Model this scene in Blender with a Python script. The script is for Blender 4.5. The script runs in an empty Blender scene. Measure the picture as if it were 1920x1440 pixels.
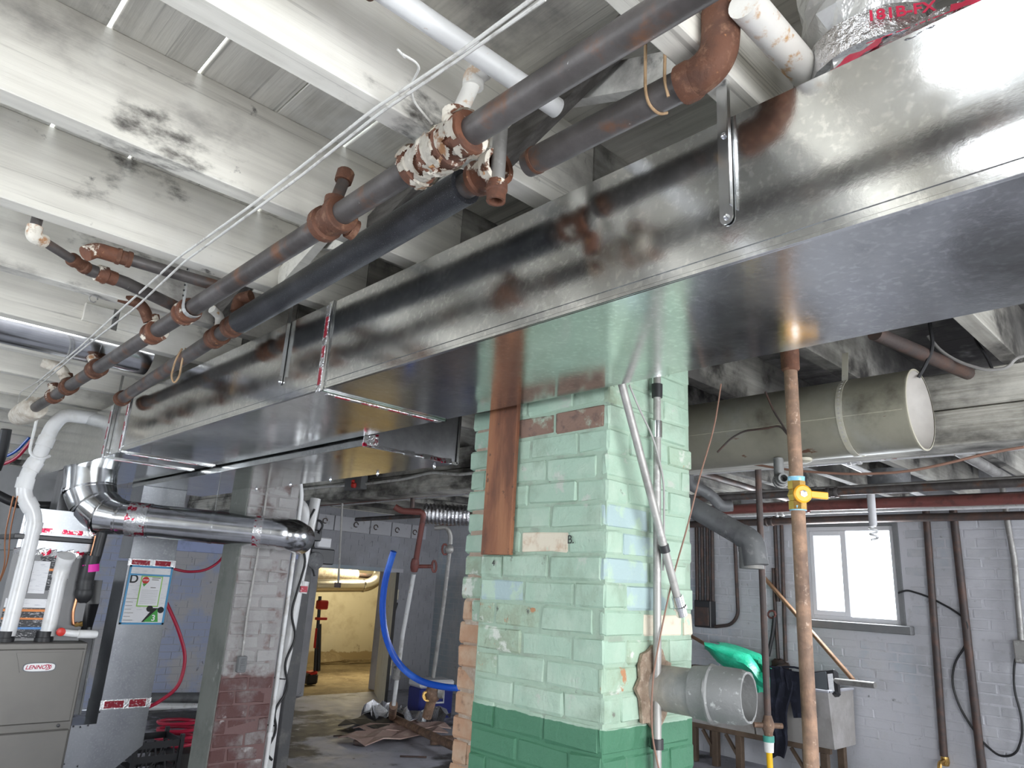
import bpy, bmesh, math, random
from mathutils import Vector, Matrix, noise
random.seed(7)
S = bpy.context.scene
COL = S.collection
# ------------------------------------------------------------------ camera
F = 1340.0; CAM = Vector((0, 0, 1.75))
_z = Vector((270, -4720, 1340)).normalized()
_y = Vector((-1320, 315, 1340)); _y = (_y - _z * _y.dot(_z)).normalized()
_x = _y.cross(_z)
cam = bpy.data.objects.new('camera', bpy.data.cameras.new('camera')); COL.objects.link(cam)
cam.data.sensor_width = 36; cam.data.lens = 36 * F / 1920; cam.data.clip_start = 0.02
cx, cy, cz = Vector((_x[0], _y[0], _z[0])), Vector((_x[1], _y[1], _z[1])), Vector((_x[2], _y[2], _z[2]))
R3 = Matrix((cx, -cy, -cz)).transposed()
cam.matrix_world = Matrix.Translation(CAM) @ R3.to_4x4()
S.camera = cam
# ------------------------------------------------------------------ world, light, exposure
S.view_settings.view_transform = 'Standard'; S.view_settings.look = 'None'
S.view_settings.gamma = 1; S.view_settings.use_curve_mapping = False
S.view_settings.exposure = 0.38
W = bpy.data.worlds.new('sky'); S.world = W; W.use_nodes = True
W.node_tree.nodes['Background'].inputs[0].default_value = (0.86, 0.93, 1.0, 1)
W.node_tree.nodes['Background'].inputs[1].default_value = 6.0
def area(name, loc, target, sx, sy, power, color=(1, 1, 1)):
    l = bpy.data.lights.new(name, 'AREA'); l.shape = 'RECTANGLE'; l.size = sx; l.size_y = sy
    l.energy = power; l.color = color
    o = bpy.data.objects.new(name, l); COL.objects.link(o); o.location = loc
    o.rotation_euler = (Vector(target) - Vector(loc)).to_track_quat('-Z', 'Y').to_euler()
    return o
area('added_back_opening_light', (1.2, -2.1, 1.55), (1.3, 4, 1.6), 4.2, 1.9, 85, (1.0, 0.97, 0.93))  # added main light; the opening behind the camera is unseen and invented
area('added_back_wall_light', (7.1, -2.1, 1.7), (7.3, 4, 1.4), 1.6, 1.3, 75, (0.92, 0.95, 1.0))  # added to brighten the window wall, through an invented back wall opening
area('added_left_wall_light', (-2.9, 2.6, 1.7), (4, 3.4, 1.5), 3.4, 1.3, 22, (0.93, 0.96, 1.0))  # added fill from the unseen left wall, whose windows are invented
area('added_plank_gap_light', (0.62, 0.30, 3.11), (0.64, 0.32, 0), 0.22, 0.18, 0.8, (0.97, 0.98, 1.0))  # added light at a made-up plank gap, for the glow on the duct
area('added_plank_gap_light', (0.14, 0.35, 3.11), (0.18, 0.40, 0), 0.22, 0.20, 1.0, (0.97, 0.98, 1.0))  # second added gap light, farther from the duct
area('daylight_right_window', (8.1, 3.24, 2.06), (4.0, 3.24, 1.6), 0.9, 0.9, 60, (0.90, 0.95, 1.0))
area('back_room_lamp', (8.2, 12.4, 2.5), (8.2, 12.6, 0), 0.5, 0.5, 62, (1.0, 0.86, 0.56))
area('added_far_left_light', (-2.9, 8.2, 1.7), (4, 8.6, 1.2), 1.8, 1.1, 20, (0.80, 0.88, 1.0))  # added fill at the far end of the unseen left wall

def _ray(x, y):
    v = Vector((x - 960, y - 720, F)); return Vector((_x.dot(v), _y.dot(v), _z.dot(v)))
def PX(x, y, X0): d = _ray(x, y); return CAM + d * (X0 / d[0])
def PY(x, y, Y0): d = _ray(x, y); return CAM + d * (Y0 / d[1])
def PZ(x, y, Z0): d = _ray(x, y); return CAM + d * ((Z0 - CAM[2]) / d[2])
def PD(x, y, dep): return CAM + _ray(x, y) * (dep / F)
V = Vector
# ------------------------------------------------------------------ materials
MATS = {}
def mat(name, base, layers=(), rough=.6, metal=0., bump=None, zlay=(), rvar=0., emit=0, spec=None, trans=0, alpha=None, coat=0, zfirst=False):
    """base colour; layers = (colour, noise scale, threshold, softness, detail, stretch); zlay = (colour, height, softness)"""
    m = bpy.data.materials.new(name); m.use_nodes = True; nt = m.node_tree; N = nt.nodes; L = nt.links
    b = N['Principled BSDF']
    geo = N.new('ShaderNodeNewGeometry')
    def noise_node(scale, detail, stretch, off=0.):
        mp = N.new('ShaderNodeMapping'); L.new(geo.outputs['Position'], mp.inputs[0])
        mp.inputs['Scale'].default_value = stretch; mp.inputs['Location'].default_value = (off, off * .7, off * 1.3)
        n = N.new('ShaderNodeTexNoise'); n.inputs['Scale'].default_value = scale; n.inputs['Detail'].default_value = detail
        n.inputs['Roughness'].default_value = .62
        L.new(mp.outputs[0], n.inputs['Vector']); return n
    cur = None
    def mixin(fac, col):
        nonlocal cur
        mx = N.new('ShaderNodeMix'); mx.data_type = 'RGBA'
        if cur is None: mx.inputs[6].default_value = (*base, 1)
        else: L.new(cur, mx.inputs[6])
        mx.inputs[7].default_value = (*col, 1); L.new(fac, mx.inputs[0]); cur = mx.outputs[2]
    def ramp(src, lo, hi):
        r = N.new('ShaderNodeMapRange'); r.interpolation_type = 'SMOOTHSTEP'
        r.inputs[1].default_value = lo; r.inputs[2].default_value = hi; L.new(src, r.inputs[0]); return r.outputs[0]
    def do_layers():
        for i, ly in enumerate(layers):
            col, sc, thr, soft = ly[:4]; det = ly[4] if len(ly) > 4 else 4; st = ly[5] if len(ly) > 5 else (1, 1, 1)
            n = noise_node(sc, det, st, 7.3 * (i + 1)); mixin(ramp(n.outputs[0], thr - soft, thr + soft), col)
    def do_z():
        for i, zl in enumerate(zlay):
            col, z0, soft = zl[:3]
            sp = N.new('ShaderNodeSeparateXYZ'); L.new(geo.outputs['Position'], sp.inputs[0])
            n = noise_node(zl[3] if len(zl) > 3 else 18, 3, (1, 1, 1), 3.1 * i)
            a = N.new('ShaderNodeMath'); a.operation = 'MULTIPLY_ADD'; L.new(n.outputs[0], a.inputs[0]); a.inputs[1].default_value = soft; L.new(sp.outputs[2], a.inputs[2])
            mixin(ramp(a.outputs[0], z0 + soft * .5 + soft * .1, z0 + soft * .5 - soft * .1), col)
    for fn in ((do_z, do_layers) if zfirst else (do_layers, do_z)): fn()
    if cur: L.new(cur, b.inputs['Base Color'])
    else: b.inputs['Base Color'].default_value = (*base, 1)
    b.inputs['Roughness'].default_value = rough; b.inputs['Metallic'].default_value = metal
    if rvar:
        n = noise_node(6, 5, (1, 1, 1), 1.7); r = N.new('ShaderNodeMapRange'); L.new(n.outputs[0], r.inputs[0])
        r.inputs[1].default_value = .3; r.inputs[2].default_value = .7; r.inputs[3].default_value = max(0, rough - rvar); r.inputs[4].default_value = rough + rvar
        L.new(r.outputs[0], b.inputs['Roughness'])
    if bump:
        prev = None
        for k in range(0, len(bump), 2):
            sc = bump[k]; st = (1, 1, 1)
            if isinstance(sc, tuple): st = sc[1:]; sc = sc[0]
            n = noise_node(sc, 4, st, 2.2 + k); bp = N.new('ShaderNodeBump'); bp.inputs['Strength'].default_value = bump[k + 1]; bp.inputs['Distance'].default_value = .01
            L.new(n.outputs[0], bp.inputs['Height'])
            if prev: L.new(prev, bp.inputs['Normal'])
            prev = bp.outputs[0]
        L.new(prev, b.inputs['Normal'])
    if emit: b.inputs['Emission Color'].default_value = (*base, 1); b.inputs['Emission Strength'].default_value = emit
    if spec is not None: b.inputs['Specular IOR Level'].default_value = spec
    if trans: b.inputs['Transmission Weight'].default_value = trans
    if coat: b.inputs['Coat Weight'].default_value = coat
    if alpha is not None: b.inputs['Alpha'].default_value = alpha
    MATS[name] = m; return m
GX, GY = (1, 14, 14), (14, 1, 14)
mat('joist_wood', (.76, .735, .665), [((.64, .615, .555), 2.2, .52, .14, 7, (.45, 9, 9)), ((.44, .42, .375), 2.0, .63, .04, 9, (.3, 24, 24)), ((.82, .80, .75), 2.0, .60, .15), ((.27, .255, .235), 1.5, .62, .085, 9, (.8, 1.2, 1.2)), ((.075, .068, .062), 3.0, .65, .055, 9, (.7, 1.2, 1.2)), ((.16, .15, .14), 12, .715, .05, 6)], .75, bump=((3, 1, 22, 22), .18))
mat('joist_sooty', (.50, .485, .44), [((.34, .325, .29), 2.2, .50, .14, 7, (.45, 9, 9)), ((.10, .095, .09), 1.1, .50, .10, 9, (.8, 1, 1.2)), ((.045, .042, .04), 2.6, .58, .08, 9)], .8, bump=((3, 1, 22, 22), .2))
mat('plank_wood', (.68, .655, .59), [((.50, .48, .43), 2.4, .52, .14, 7, (9, .45, 9)), ((.36, .345, .31), 2.0, .63, .05, 9, (24, .3, 24)), ((.20, .19, .18), 1.6, .62, .10, 9), ((.09, .085, .08), 3.0, .67, .06, 9), ((.70, .69, .65), 2.5, .62, .12)], .75, bump=((3, 22, 1, 22), .18))
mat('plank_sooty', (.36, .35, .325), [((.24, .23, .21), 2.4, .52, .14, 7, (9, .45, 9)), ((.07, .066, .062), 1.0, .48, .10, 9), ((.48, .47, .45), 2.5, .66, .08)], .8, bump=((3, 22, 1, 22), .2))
mat('beam_wood', (.60, .58, .52), [((.40, .38, .33), 2.2, .55, .10, 8, (14, .5, 14)), ((.055, .05, .045), 1.3, .535, .10, 8, (1, .8, 1.5))], .8, bump=((3, 22, 1, 22), .3))
mat('dark_wood', (.075, .068, .062), [((.14, .13, .12), 4, .55, .15, 6, (12, 1, 12))], .85, bump=(60, .4))
mat('duct_metal', (.66, .67, .665), [((.54, .55, .55), 5, .55, .2, 6), ((.75, .76, .75), 60, .6, .1, 2)], .15, 1.0, bump=(2.2, .12, (160, 1, 1, 1), .012), rvar=.045)
mat('bright_metal', (.78, .79, .80), [((.62, .63, .65), 9, .55, .2)], .17, 1.0, bump=(5, .05), rvar=.05)
mat('dark_metal', (.36, .36, .37), [((.26, .26, .27), 9, .55, .2)], .3, 1.0, bump=(5, .06))
mat('drop_metal', (.40, .415, .44), [((.32, .33, .36), 4, .55, .2), ((.43, .445, .47), 70, .6, .1, 2)], .30, 1.0, bump=(3, .06))
mat('strap_metal', (.72, .73, .74), [((.58, .59, .60), 14, .6, .2)], .22, 1.0)
mat('screw_steel', (.80, .82, .86), (), .2, 1.0)
mat('steel_pipe', (.082, .073, .070), [((.125, .113, .11), 9, .52, .16, 6), ((.17, .078, .042), 7, .59, .08, 6), ((.06, .052, .05), 5, .60, .1), ((.32, .31, .30), 38, .73, .03, 3)], .50, .2, bump=(90, .12))
mat('rust', (.135, .055, .030), [((.085, .038, .024), 14, .55, .15, 6), ((.42, .19, .08), 26, .70, .05, 4), ((.22, .115, .07), 40, .62, .1)], .72, .1, bump=(60, .35))
mat('rust_flaked', (.165, .064, .034), [((.09, .04, .026), 14, .55, .15, 6), ((.80, .74, .64), 13, .57, .025, 6), ((.72, .40, .18), 30, .68, .04, 4)], .72, .0, bump=(45, .5))
mat('rust_white', (.74, .70, .62), [((.45, .24, .12), 16, .60, .05, 6), ((.50, .44, .36), 30, .6, .1)], .8, .0, bump=(45, .5))
mat('brown_steel', (.20, .125, .085), [((.33, .20, .13), 18, .55, .15, 6), ((.12, .075, .055), 7, .58, .12), ((.45, .33, .25), 45, .67, .08)], .65, .15, bump=(80, .25))
mat('dark_iron', (.07, .055, .052), [((.12, .07, .055), 9, .55, .15)], .55, .2, bump=(60, .2))
mat('black_foam', (.020, .021, .026), [((.30, .30, .33), 300, .70, .08, 2), ((.055, .056, .065), 5, .58, .14)], .40, bump=(260, .25))
mat('black_rubber', (.018, .018, .02), (), .45)
mat('white_pipe', (.74, .74, .74), [((.42, .40, .37), 6, .62, .12), ((.40, .22, .10), 30, .69, .05)], .42, .1, bump=(50, .08))
mat('white_rusty', (.70, .68, .63), [((.50, .27, .09), 24, .60, .06, 5), ((.80, .79, .77), 5, .55, .2)], .5, bump=(50, .1))
mat('pvc', (.80, .80, .80), [((.66, .65, .62), 9, .62, .15)], .3, coat=.2)
mat('plaster_wrap', (.72, .66, .57), [((.54, .46, .36), 14, .55, .15), ((.82, .78, .70), 30, .6, .1)], .9, bump=(40, .6))
mat('foil', (.70, .70, .72), (), .16, 1.0, bump=(26, .9, 70, .5))
mat('foil_printed', (.78, .78, .79), [((.55, .02, .06), 16, .56, .03, 3, (1, 1, 1)), ((.60, .62, .64), 40, .6, .1)], .2, .85, bump=(30, .5))
mat('red_print', (.30, .012, .03), [((.55, .42, .44), 60, .60, .05)], .35, .3, bump=(30, .3))
mat('red_text', (.60, .03, .08), (), .4)
mat('plastic_film', (.62, .63, .62), [((.75, .75, .75), 12, .6, .1)], .22, .35, bump=(14, .9))
mat('cable_white', (.66, .65, .62), [((.45, .43, .40), 20, .6, .1)], .5)
mat('cable_grey', (.30, .29, .28), (), .5)
mat('wire_tan', (.42, .28, .16), [((.30, .19, .10), 30, .55, .1)], .7)
mat('wire_red', (.23, .125, .09), (), .6)
mat('copper', (.55, .26, .14), (), .3, 1.0)
mat('red_hose', (.50, .02, .06), (), .35)
mat('red_paint', (.62, .03, .02), (), .35)
mat('red_oxide', (.20, .065, .055), [((.12, .045, .04), 14, .6, .1)], .5, bump=(40, .15))
mat('blue_pipe', (.008, .07, .42), [((.03, .13, .55), 7, .6, .1)], .26)
mat('black_plastic', (.022, .022, .025), (), .35)
mat('furnace_paint', (.17, .162, .15), [((.15, .143, .133), 3, .55, .2)], .42, .45, bump=(300, .05))
mat('coil_paint', (.20, .20, .205), (), .45, .35)
mat('badge_white', (.82, .82, .82), (), .3)
mat('badge_rim', (.10, .11, .12), (), .4)
mat('logo_red', (.45, .01, .06), (), .4)
mat('paper', (.80, .80, .82), [((.62, .62, .66), 70, .62, .02, 2, (.25, .25, 3))], .6)
mat('paper_plain', (.84, .84, .86), (), .6)
mat('label_dark', (.035, .036, .042), [((.55, .55, .56), 110, .60, .02, 2, (.5, .5, 2.5))], .5)
mat('label_orange', (.75, .25, .06), (), .5)
mat('label_blue', (.10, .28, .62), (), .5)
mat('pouch_blue', (.08, .32, .58), (), .35)
mat('green_card', (.30, .58, .12), (), .5)
mat('green_logo', (.06, .36, .06), (), .5)
mat('ink_black', (.012, .012, .014), (), .6)
mat('pink_tape', (.75, .01, .38), (), .45)
GREEN = (.315, .44, .345)
DK = ((.05, .165, .092), 1.345, .014, 14)
mat('brick_green', GREEN, [((.385, .49, .395), 6, .55, .15), ((.25, .335, .255), 5, .60, .10, 6), ((.42, .46, .40), 11, .66, .05), ((.16, .17, .14), 13, .70, .03, 8)], .6, bump=(7, .6, 30, .35, 90, .2), zlay=(DK,))
mat('brick_green_worn', (.33, .44, .335), [((.27, .33, .24), 9, .52, .10, 6), ((.55, .58, .52), 12, .62, .05, 6), ((.40, .20, .10), 16, .67, .04), ((.10, .11, .09), 20, .68, .05)], .7, bump=(14, .6, 55, .4), zlay=(DK,))
mat('brick_blue', (.33, .43, .435), [((.38, .50, .40), 10, .56, .05, 6)], .65, bump=(9, .35, 55, .28))
mat('brick_cream', (.62, .56, .45), [((.48, .36, .26), 12, .62, .08), ((.45, .58, .46), 9, .66, .03)], .75, bump=(20, .4))
mat('brick_bare_dark', (.20, .125, .095), [((.36, .46, .36), 8, .56, .06, 6), ((.12, .08, .065), 18, .6, .08)], .8, bump=(24, .5))
mat('brick_bare', (.40, .235, .145), [((.46, .33, .23), 9, .55, .15), ((.22, .13, .085), 14, .65, .08), ((.55, .47, .40), 11, .68, .06)], .8, bump=(24, .55), zlay=())
mat('mortar_green', (.30, .40, .312), [((.25, .31, .245), 9, .60, .08), ((.13, .14, .12), 14, .68, .04, 8)], .7, bump=(40, .4), zlay=(DK,))
mat('mortar_bare', (.34, .26, .20), [((.46, .40, .33), 20, .6, .1)], .85, bump=(40, .5))
mat('mortar_patch', (.30, .225, .165), [((.20, .14, .10), 25, .55, .15), ((.40, .32, .25), 50, .6, .1)], .9, bump=(70, .8))
WALLC = (.60, .60, .635)
mat('wall_paint', WALLC, [((.47, .475, .50), 1.2, .56, .12, 8), ((.40, .48, .55), .8, .59, .08, 6, (1, 1, .5)), ((.20, .20, .205), 11, .695, .06, 6), ((.58, .58, .60), 3, .62, .1)], .72, bump=(30, .35, 7, .25))
mat('wall_mortar', (.60, .60, .635), [((.50, .50, .52), 9, .62, .08)], .8, bump=(40, .4))
mat('far_wall_paint', (.40, .40, .43), [((.31, .31, .33), 1.5, .57, .12, 8), ((.17, .17, .175), 12, .70, .05, 6), ((.46, .47, .52), 1.1, .6, .1)], .75, bump=(30, .4))
mat('blue_wall_paint', (.37, .41, .55), [((.46, .45, .46), 1.4, .50, .06, 8), ((.16, .16, .18), 12, .69, .05, 6)], .7, bump=(25, .4), zlay=())
mat('dim_wall', (.46, .46, .46), [((.36, .36, .36), 2, .55, .15)], .85)
mat('cream_wall', (.70, .65, .50), [((.56, .50, .36), 2.2, .58, .12, 8), ((.30, .24, .15), 3, .68, .06, 8)], .8, bump=(12, .3), zlay=(((.42, .33, .19), .22, .2, 6),))
mat('dirt_floor', (.33, .26, .15), [((.20, .15, .085), 3, .55, .15, 8), ((.45, .38, .25), 14, .64, .08)], .9, bump=(20, .6))
mat('floor_concrete', (.46, .46, .52), [((.34, .34, .375), 2.5, .54, .12, 8), ((.055, .052, .052), .62, .515, .035, 9), ((.50, .50, .55), 4, .66, .06, 6), ((.10, .095, .09), 9, .68, .05, 6)], .62, bump=(40, .25, 5, .2), rvar=.15)
mat('column_paint', (.38, .37, .365), [((.27, .255, .25), 4, .57, .12, 8), ((.15, .10, .095), 3.2, .64, .07, 8), ((.42, .39, .38), 9, .66, .06, 6)], .72, bump=(10, .5, 50, .4), zlay=(((.105, .045, .042), 1.03, .16, 6),), zfirst=True)
mat('post_dark', (.085, .085, .088), [((.15, .145, .14), 6, .60, .1, 6)], .6, .2, bump=(40, .2))
mat('strap_grey', (.50, .50, .49), [((.38, .38, .37), 14, .6, .2)], .4, .3)
mat('column_shaded', (.235, .245, .225), [((.17, .18, .165), 3, .55, .15), ((.36, .36, .34), 7, .67, .06)], .8, bump=(30, .4))  # darker column grey, with the left face's shade put into the colour
mat('column_mortar', (.33, .315, .31), [((.2, .14, .13), 8, .6, .1)], .8, bump=(40, .4), zlay=(((.17, .10, .095), 1.03, .16, 6),))
mat('tank_paint', (.44, .41, .325), [((.36, .335, .265), 4, .55, .15, 6), ((.20, .085, .045), 14, .685, .025, 6, (1, .5, 1.6)), ((.50, .49, .44), 3, .60, .12), ((.16, .14, .115), 3.2, .66, .1, 6)], .55, .1, bump=(40, .15))
mat('tank_end', (.42, .395, .37), [((.34, .32, .30), 5, .55, .2)], .6, .0, bump=(30, .1))
mat('galv_old', (.20, .203, .20), [((.45, .46, .45), 26, .64, .05, 5), ((.24, .24, .24), 5, .55, .15), ((.42, .38, .33), 3, .58, .12)], .62, .35, bump=(40, .3))
mat('galv_dark', (.17, .175, .18), [((.11, .11, .115), 6, .55, .15), ((.26, .26, .26), 18, .64, .08)], .6, .3, bump=(40, .2))
mat('conduit_grey', (.34, .33, .315), [((.24, .23, .22), 12, .58, .12), ((.48, .47, .46), 20, .65, .08)], .5, .4)
mat('brass', (.66, .42, .14), [((.52, .32, .10), 14, .58, .1)], .26, .95)
mat('yellow_plastic', (.78, .36, .02), (), .38)
mat('yellow_hose', (.85, .50, .01), (), .38)
mat('teal_tape', (.20, .45, .62), [((.45, .62, .72), 60, .58, .08)], .6)
mat('green_ring', (.05, .30, .24), (), .5)
mat('bag_green', (.02, .50, .28), [((.05, .62, .38), 7, .55, .15)], .28, bump=(10, .9, 30, .6))
mat('dark_cloth', (.012, .014, .026), [((.03, .035, .06), 9, .6, .12)], .9, bump=(20, .6))
mat('sink_concrete', (.36, .34, .32), [((.46, .44, .43), 3, .57, .12, 8), ((.24, .22, .20), 4, .64, .1, 8)], .7, bump=(30, .25))
mat('sink_rim', (.52, .52, .56), (), .4, .3)
mat('old_timber', (.10, .068, .047), [((.16, .11, .075), 6, .55, .15, 6)], .8, bump=(40, .3))
mat('stick_wood', (.30, .17, .095), [((.20, .11, .06), 9, .55, .15)], .6)
mat('plank_brown', (.20, .075, .035), [((.11, .04, .02), 7, .54, .10, 8, (1, 1, .35)), ((.30, .13, .06), 4, .60, .12, 6, (2, 2, .3)), ((.06, .03, .02), 26, .66, .05)], .62, bump=((8, 4, 4, .5), .25))
mat('window_vinyl', (.74, .74, .76), (), .4)
mat('sill_grey', (.18, .185, .19), [((.20, .20, .205), 8, .55, .15)], .7, bump=(30, .3))
mat('glass', (.96, .98, 1.0), (), .03, trans=1.0)
mat('bulb_glass', (.80, .80, .80), (), .25)
mat('cooler_blue', (.012, .02, .16), (), .35)
mat('cooler_white', (.62, .62, .64), (), .4)
mat('cardboard', (.42, .29, .25), [((.52, .39, .34), 6, .6, .1)], .8)
mat('dark_scrap', (.03, .027, .026), (), .7)
mat('door_paint', (.62, .58, .46), [((.45, .41, .31), 6, .58, .12, 8, (3, 3, .5)), ((.20, .17, .12), 7, .69, .06, 6)], .75, bump=(20, .3))
mat('blue_board', (.38, .44, .68), [((.30, .35, .55), 7, .6, .1)], .6)
mat('white_board', (.60, .60, .63), [((.34, .34, .36), 9, .65, .06, 6)], .7, bump=(20, .3))
mat('orange_duct', (.62, .60, .55), (), .25, .9, bump=(12, .3))

# ------------------------------------------------------------------ mesh building
class B:
    def __init__(s): s.bm = bmesh.new(); s.sm = False
    def _m(s, verts, faces):
        vs = [s.bm.verts.new(v) for v in verts]
        for f in faces:
            try: s.bm.faces.new([vs[i] for i in f])
            except ValueError: pass
        return vs
    def obox(s, c, ax, ay, az, bev=0):
        c, ax, ay, az = V(c), V(ax), V(ay), V(az)
        vs = s._m([c + ax * i + ay * j + az * k for k in (-1, 1) for j in (-1, 1) for i in (-1, 1)],
             [(0, 2, 3, 1), (4, 5, 7, 6), (0, 1, 5, 4), (2, 6, 7, 3), (0, 4, 6, 2), (1, 3, 7, 5)])
        if bev:
            es = {e for v in vs for e in v.link_edges}
            bmesh.ops.bevel(s.bm, geom=list(es), offset=bev, segments=1, affect='EDGES', profile=.5)
        return s
    def box(s, x0, x1, y0, y1, z0, z1, bev=0):
        return s.obox(((x0 + x1) / 2, (y0 + y1) / 2, (z0 + z1) / 2), ((x1 - x0) / 2, 0, 0), (0, (y1 - y0) / 2, 0), (0, 0, (z1 - z0) / 2), bev)
    def bar(s, p0, p1, w, h, up=(0, 0, 1), bev=0):
        p0, p1 = V(p0), V(p1); d = (p1 - p0); u = V(up); sd = d.cross(u).normalized(); u = sd.cross(d).normalized()
        return s.obox((p0 + p1) / 2, d / 2, sd * w / 2, u * h / 2, bev)
    def prism(s, poly, ext):
        ext = V(ext); poly = [V(p) for p in poly]; n = len(poly)
        s._m(poly + [p + ext for p in poly], [tuple(range(n)), tuple(range(2 * n - 1, n - 1, -1))] + [(i, i + n, (i + 1) % n + n, (i + 1) % n) for i in range(n)])
        return s
    def rings(s, rings, caps=(True, True), closed=False):
        vs = [[s.bm.verts.new(p) for p in r] for r in rings]; n = len(rings[0])
        m = len(vs)
        for a in range(m if closed else m - 1):
            r0, r1 = vs[a], vs[(a + 1) % m]
            for i in range(n):
                try: s.bm.faces.new((r0[i], r0[(i + 1) % n], r1[(i + 1) % n], r1[i]))
                except ValueError: pass
        if not closed:
            if caps[0]: s.bm.faces.new(vs[0][::-1])
            if caps[1]: s.bm.faces.new(vs[-1])
        s.sm = True
        return s
    def tube(s, path, r, seg=12, fil=0., fs=5, caps=(True, True), closed=False, wob=0.):
        P = [V(p) for p in path]
        if fil and len(P) > 2:
            Q = [P[0]]
            for i in range(1, len(P) - 1):
                a, b, c = P[i - 1], P[i], P[i + 1]; d0 = (a - b); d1 = (c - b)
                f = min(fil, d0.length * .48, d1.length * .48); p0 = b + d0.normalized() * f; p1 = b + d1.normalized() * f
                for k in range(fs + 1):
                    t = k / fs; Q.append((1 - t) ** 2 * p0 + 2 * t * (1 - t) * b + t * t * p1)
            Q.append(P[-1]); P = Q
        n = len(P); rs = r if isinstance(r, (list, tuple)) else [r] * n
        T = []
        for i in range(n):
            a = P[i - 1] if (i or closed) else P[i]; b = P[(i + 1) % n] if (i < n - 1 or closed) else P[i]
            T.append((b - a).normalized())
        u = T[0].orthogonal().normalized(); R = []
        for i in range(n):
            u = (u - T[i] * u.dot(T[i])).normalized(); w = T[i].cross(u)
            k = 1.
            if 0 < i < n - 1:
                cs = T[i].dot((P[i + 1] - P[i]).normalized()); k = 1 / max(cs, .5)
            R.append([P[i] + (u * math.cos(2 * math.pi * j / seg) + w * math.sin(2 * math.pi * j / seg)) * rs[i] * (1 + (random.uniform(-wob, wob) if wob else 0)) for j in range(seg)])
        return s.rings(R, caps, closed)
    def lathe(s, p, d, prof, seg=16, caps=(True, True), wob=0.):
        p, d = V(p), V(d).normalized(); u = d.orthogonal().normalized(); w = d.cross(u)
        return s.rings([[p + d * t + (u * math.cos(2 * math.pi * j / seg) + w * math.sin(2 * math.pi * j / seg)) * (r * (1 + (random.uniform(-wob, wob) if wob else 0))) for j in range(seg)] for t, r in prof], caps)
    def cyl(s, p0, p1, r, seg=14): return s.lathe(p0, V(p1) - V(p0), [(0, r), ((V(p1) - V(p0)).length, r)], seg)
    def coupling(s, c, d, r, L, lip=.006, seg=18):
        c, d = V(c), V(d).normalized(); h = L / 2
        return s.lathe(c - d * h, d, [(0, r * .8), (0, r + lip * .6), (.004, r + lip), (L * .26, r + lip), (L * .32, r), (L * .68, r), (L * .74, r + lip), (L - .004, r + lip), (L, r + lip * .6), (L, r * .8)], seg)
    def ball(s, c, r, seg=14, sx=1, sy=1, sz=1, jit=0.):
        c = V(c); R = []
        n = seg // 2
        for i in range(1, n):
            a = math.pi * i / n
            R.append([c + V((math.sin(a) * math.cos(2 * math.pi * j / seg) * sx, math.sin(a) * math.sin(2 * math.pi * j / seg) * sy, math.cos(a) * sz)) * r * (1 + random.uniform(-jit, jit)) for j in range(seg)])
        return s.rings(R)
    def ribbon(s, path, wdir, w, th):
        P = [V(p) for p in path]; wd = V(wdir).normalized(); R = []
        for i, p in enumerate(P):
            t = (P[min(i + 1, len(P) - 1)] - P[max(i - 1, 0)]).normalized(); n = t.cross(wd).normalized()
            R.append([p + wd * w / 2 + n * th / 2, p - wd * w / 2 + n * th / 2, p - wd * w / 2 - n * th / 2, p + wd * w / 2 - n * th / 2])
        sm = s.sm; s.rings(R); s.sm = sm; return s
    def sheet(s, grid, th=.002):
        """closed thin solid from a grid of points"""
        nr, nc = len(grid), len(grid[0]); G = [[V(p) for p in r] for r in grid]
        top = [[s.bm.verts.new(p) for p in r] for r in G]; bot = []
        for i in range(nr):
            row = []
            for j in range(nc):
                a = G[min(i + 1, nr - 1)][j] - G[max(i - 1, 0)][j]; b = G[i][min(j + 1, nc - 1)] - G[i][max(j - 1, 0)]
                n = a.cross(b)
                if n.length > 1e-9: n.normalize()
                row.append(s.bm.verts.new(G[i][j] - n * th))
            bot.append(row)
        for i in range(nr - 1):
            for j in range(nc - 1):
                s.bm.faces.new((top[i][j], top[i + 1][j], top[i + 1][j + 1], top[i][j + 1])); s.bm.faces.new((bot[i][j], bot[i][j + 1], bot[i + 1][j + 1], bot[i + 1][j]))
        for i in range(nr - 1):
            s.bm.faces.new((top[i][0], bot[i][0], bot[i + 1][0], top[i + 1][0])); s.bm.faces.new((top[i][-1], top[i + 1][-1], bot[i + 1][-1], bot[i][-1]))
        for j in range(nc - 1):
            s.bm.faces.new((top[0][j], top[0][j + 1], bot[0][j + 1], bot[0][j])); s.bm.faces.new((top[-1][j], bot[-1][j], bot[-1][j + 1], top[-1][j + 1]))
        s.sm = True
        return s
    def bb(s):
        xs = [v.co for v in s.bm.verts]
        return V((min(v.x for v in xs), min(v.y for v in xs), min(v.z for v in xs))), V((max(v.x for v in xs), max(v.y for v in xs), max(v.z for v in xs)))
    def mesh(s, name, off=V((0, 0, 0))):
        if not s.sm: pass
        bmesh.ops.recalc_face_normals(s.bm, faces=s.bm.faces)
        for v in s.bm.verts: v.co -= off
        me = bpy.data.meshes.new(name); s.bm.to_mesh(me); s.bm.free()
        if s.sm:
            me.polygons.foreach_set('use_smooth', [True] * len(me.polygons)); me.set_sharp_from_angle(angle=math.radians(38))
        return me
def link(name, me, m, parent=None, loc=None):
    o = bpy.data.objects.new(name, me); COL.objects.link(o)
    if m and not me.materials: me.materials.append(MATS[m])
    if parent: o.parent = parent
    if loc is not None: o.location = loc
    return o
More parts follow.
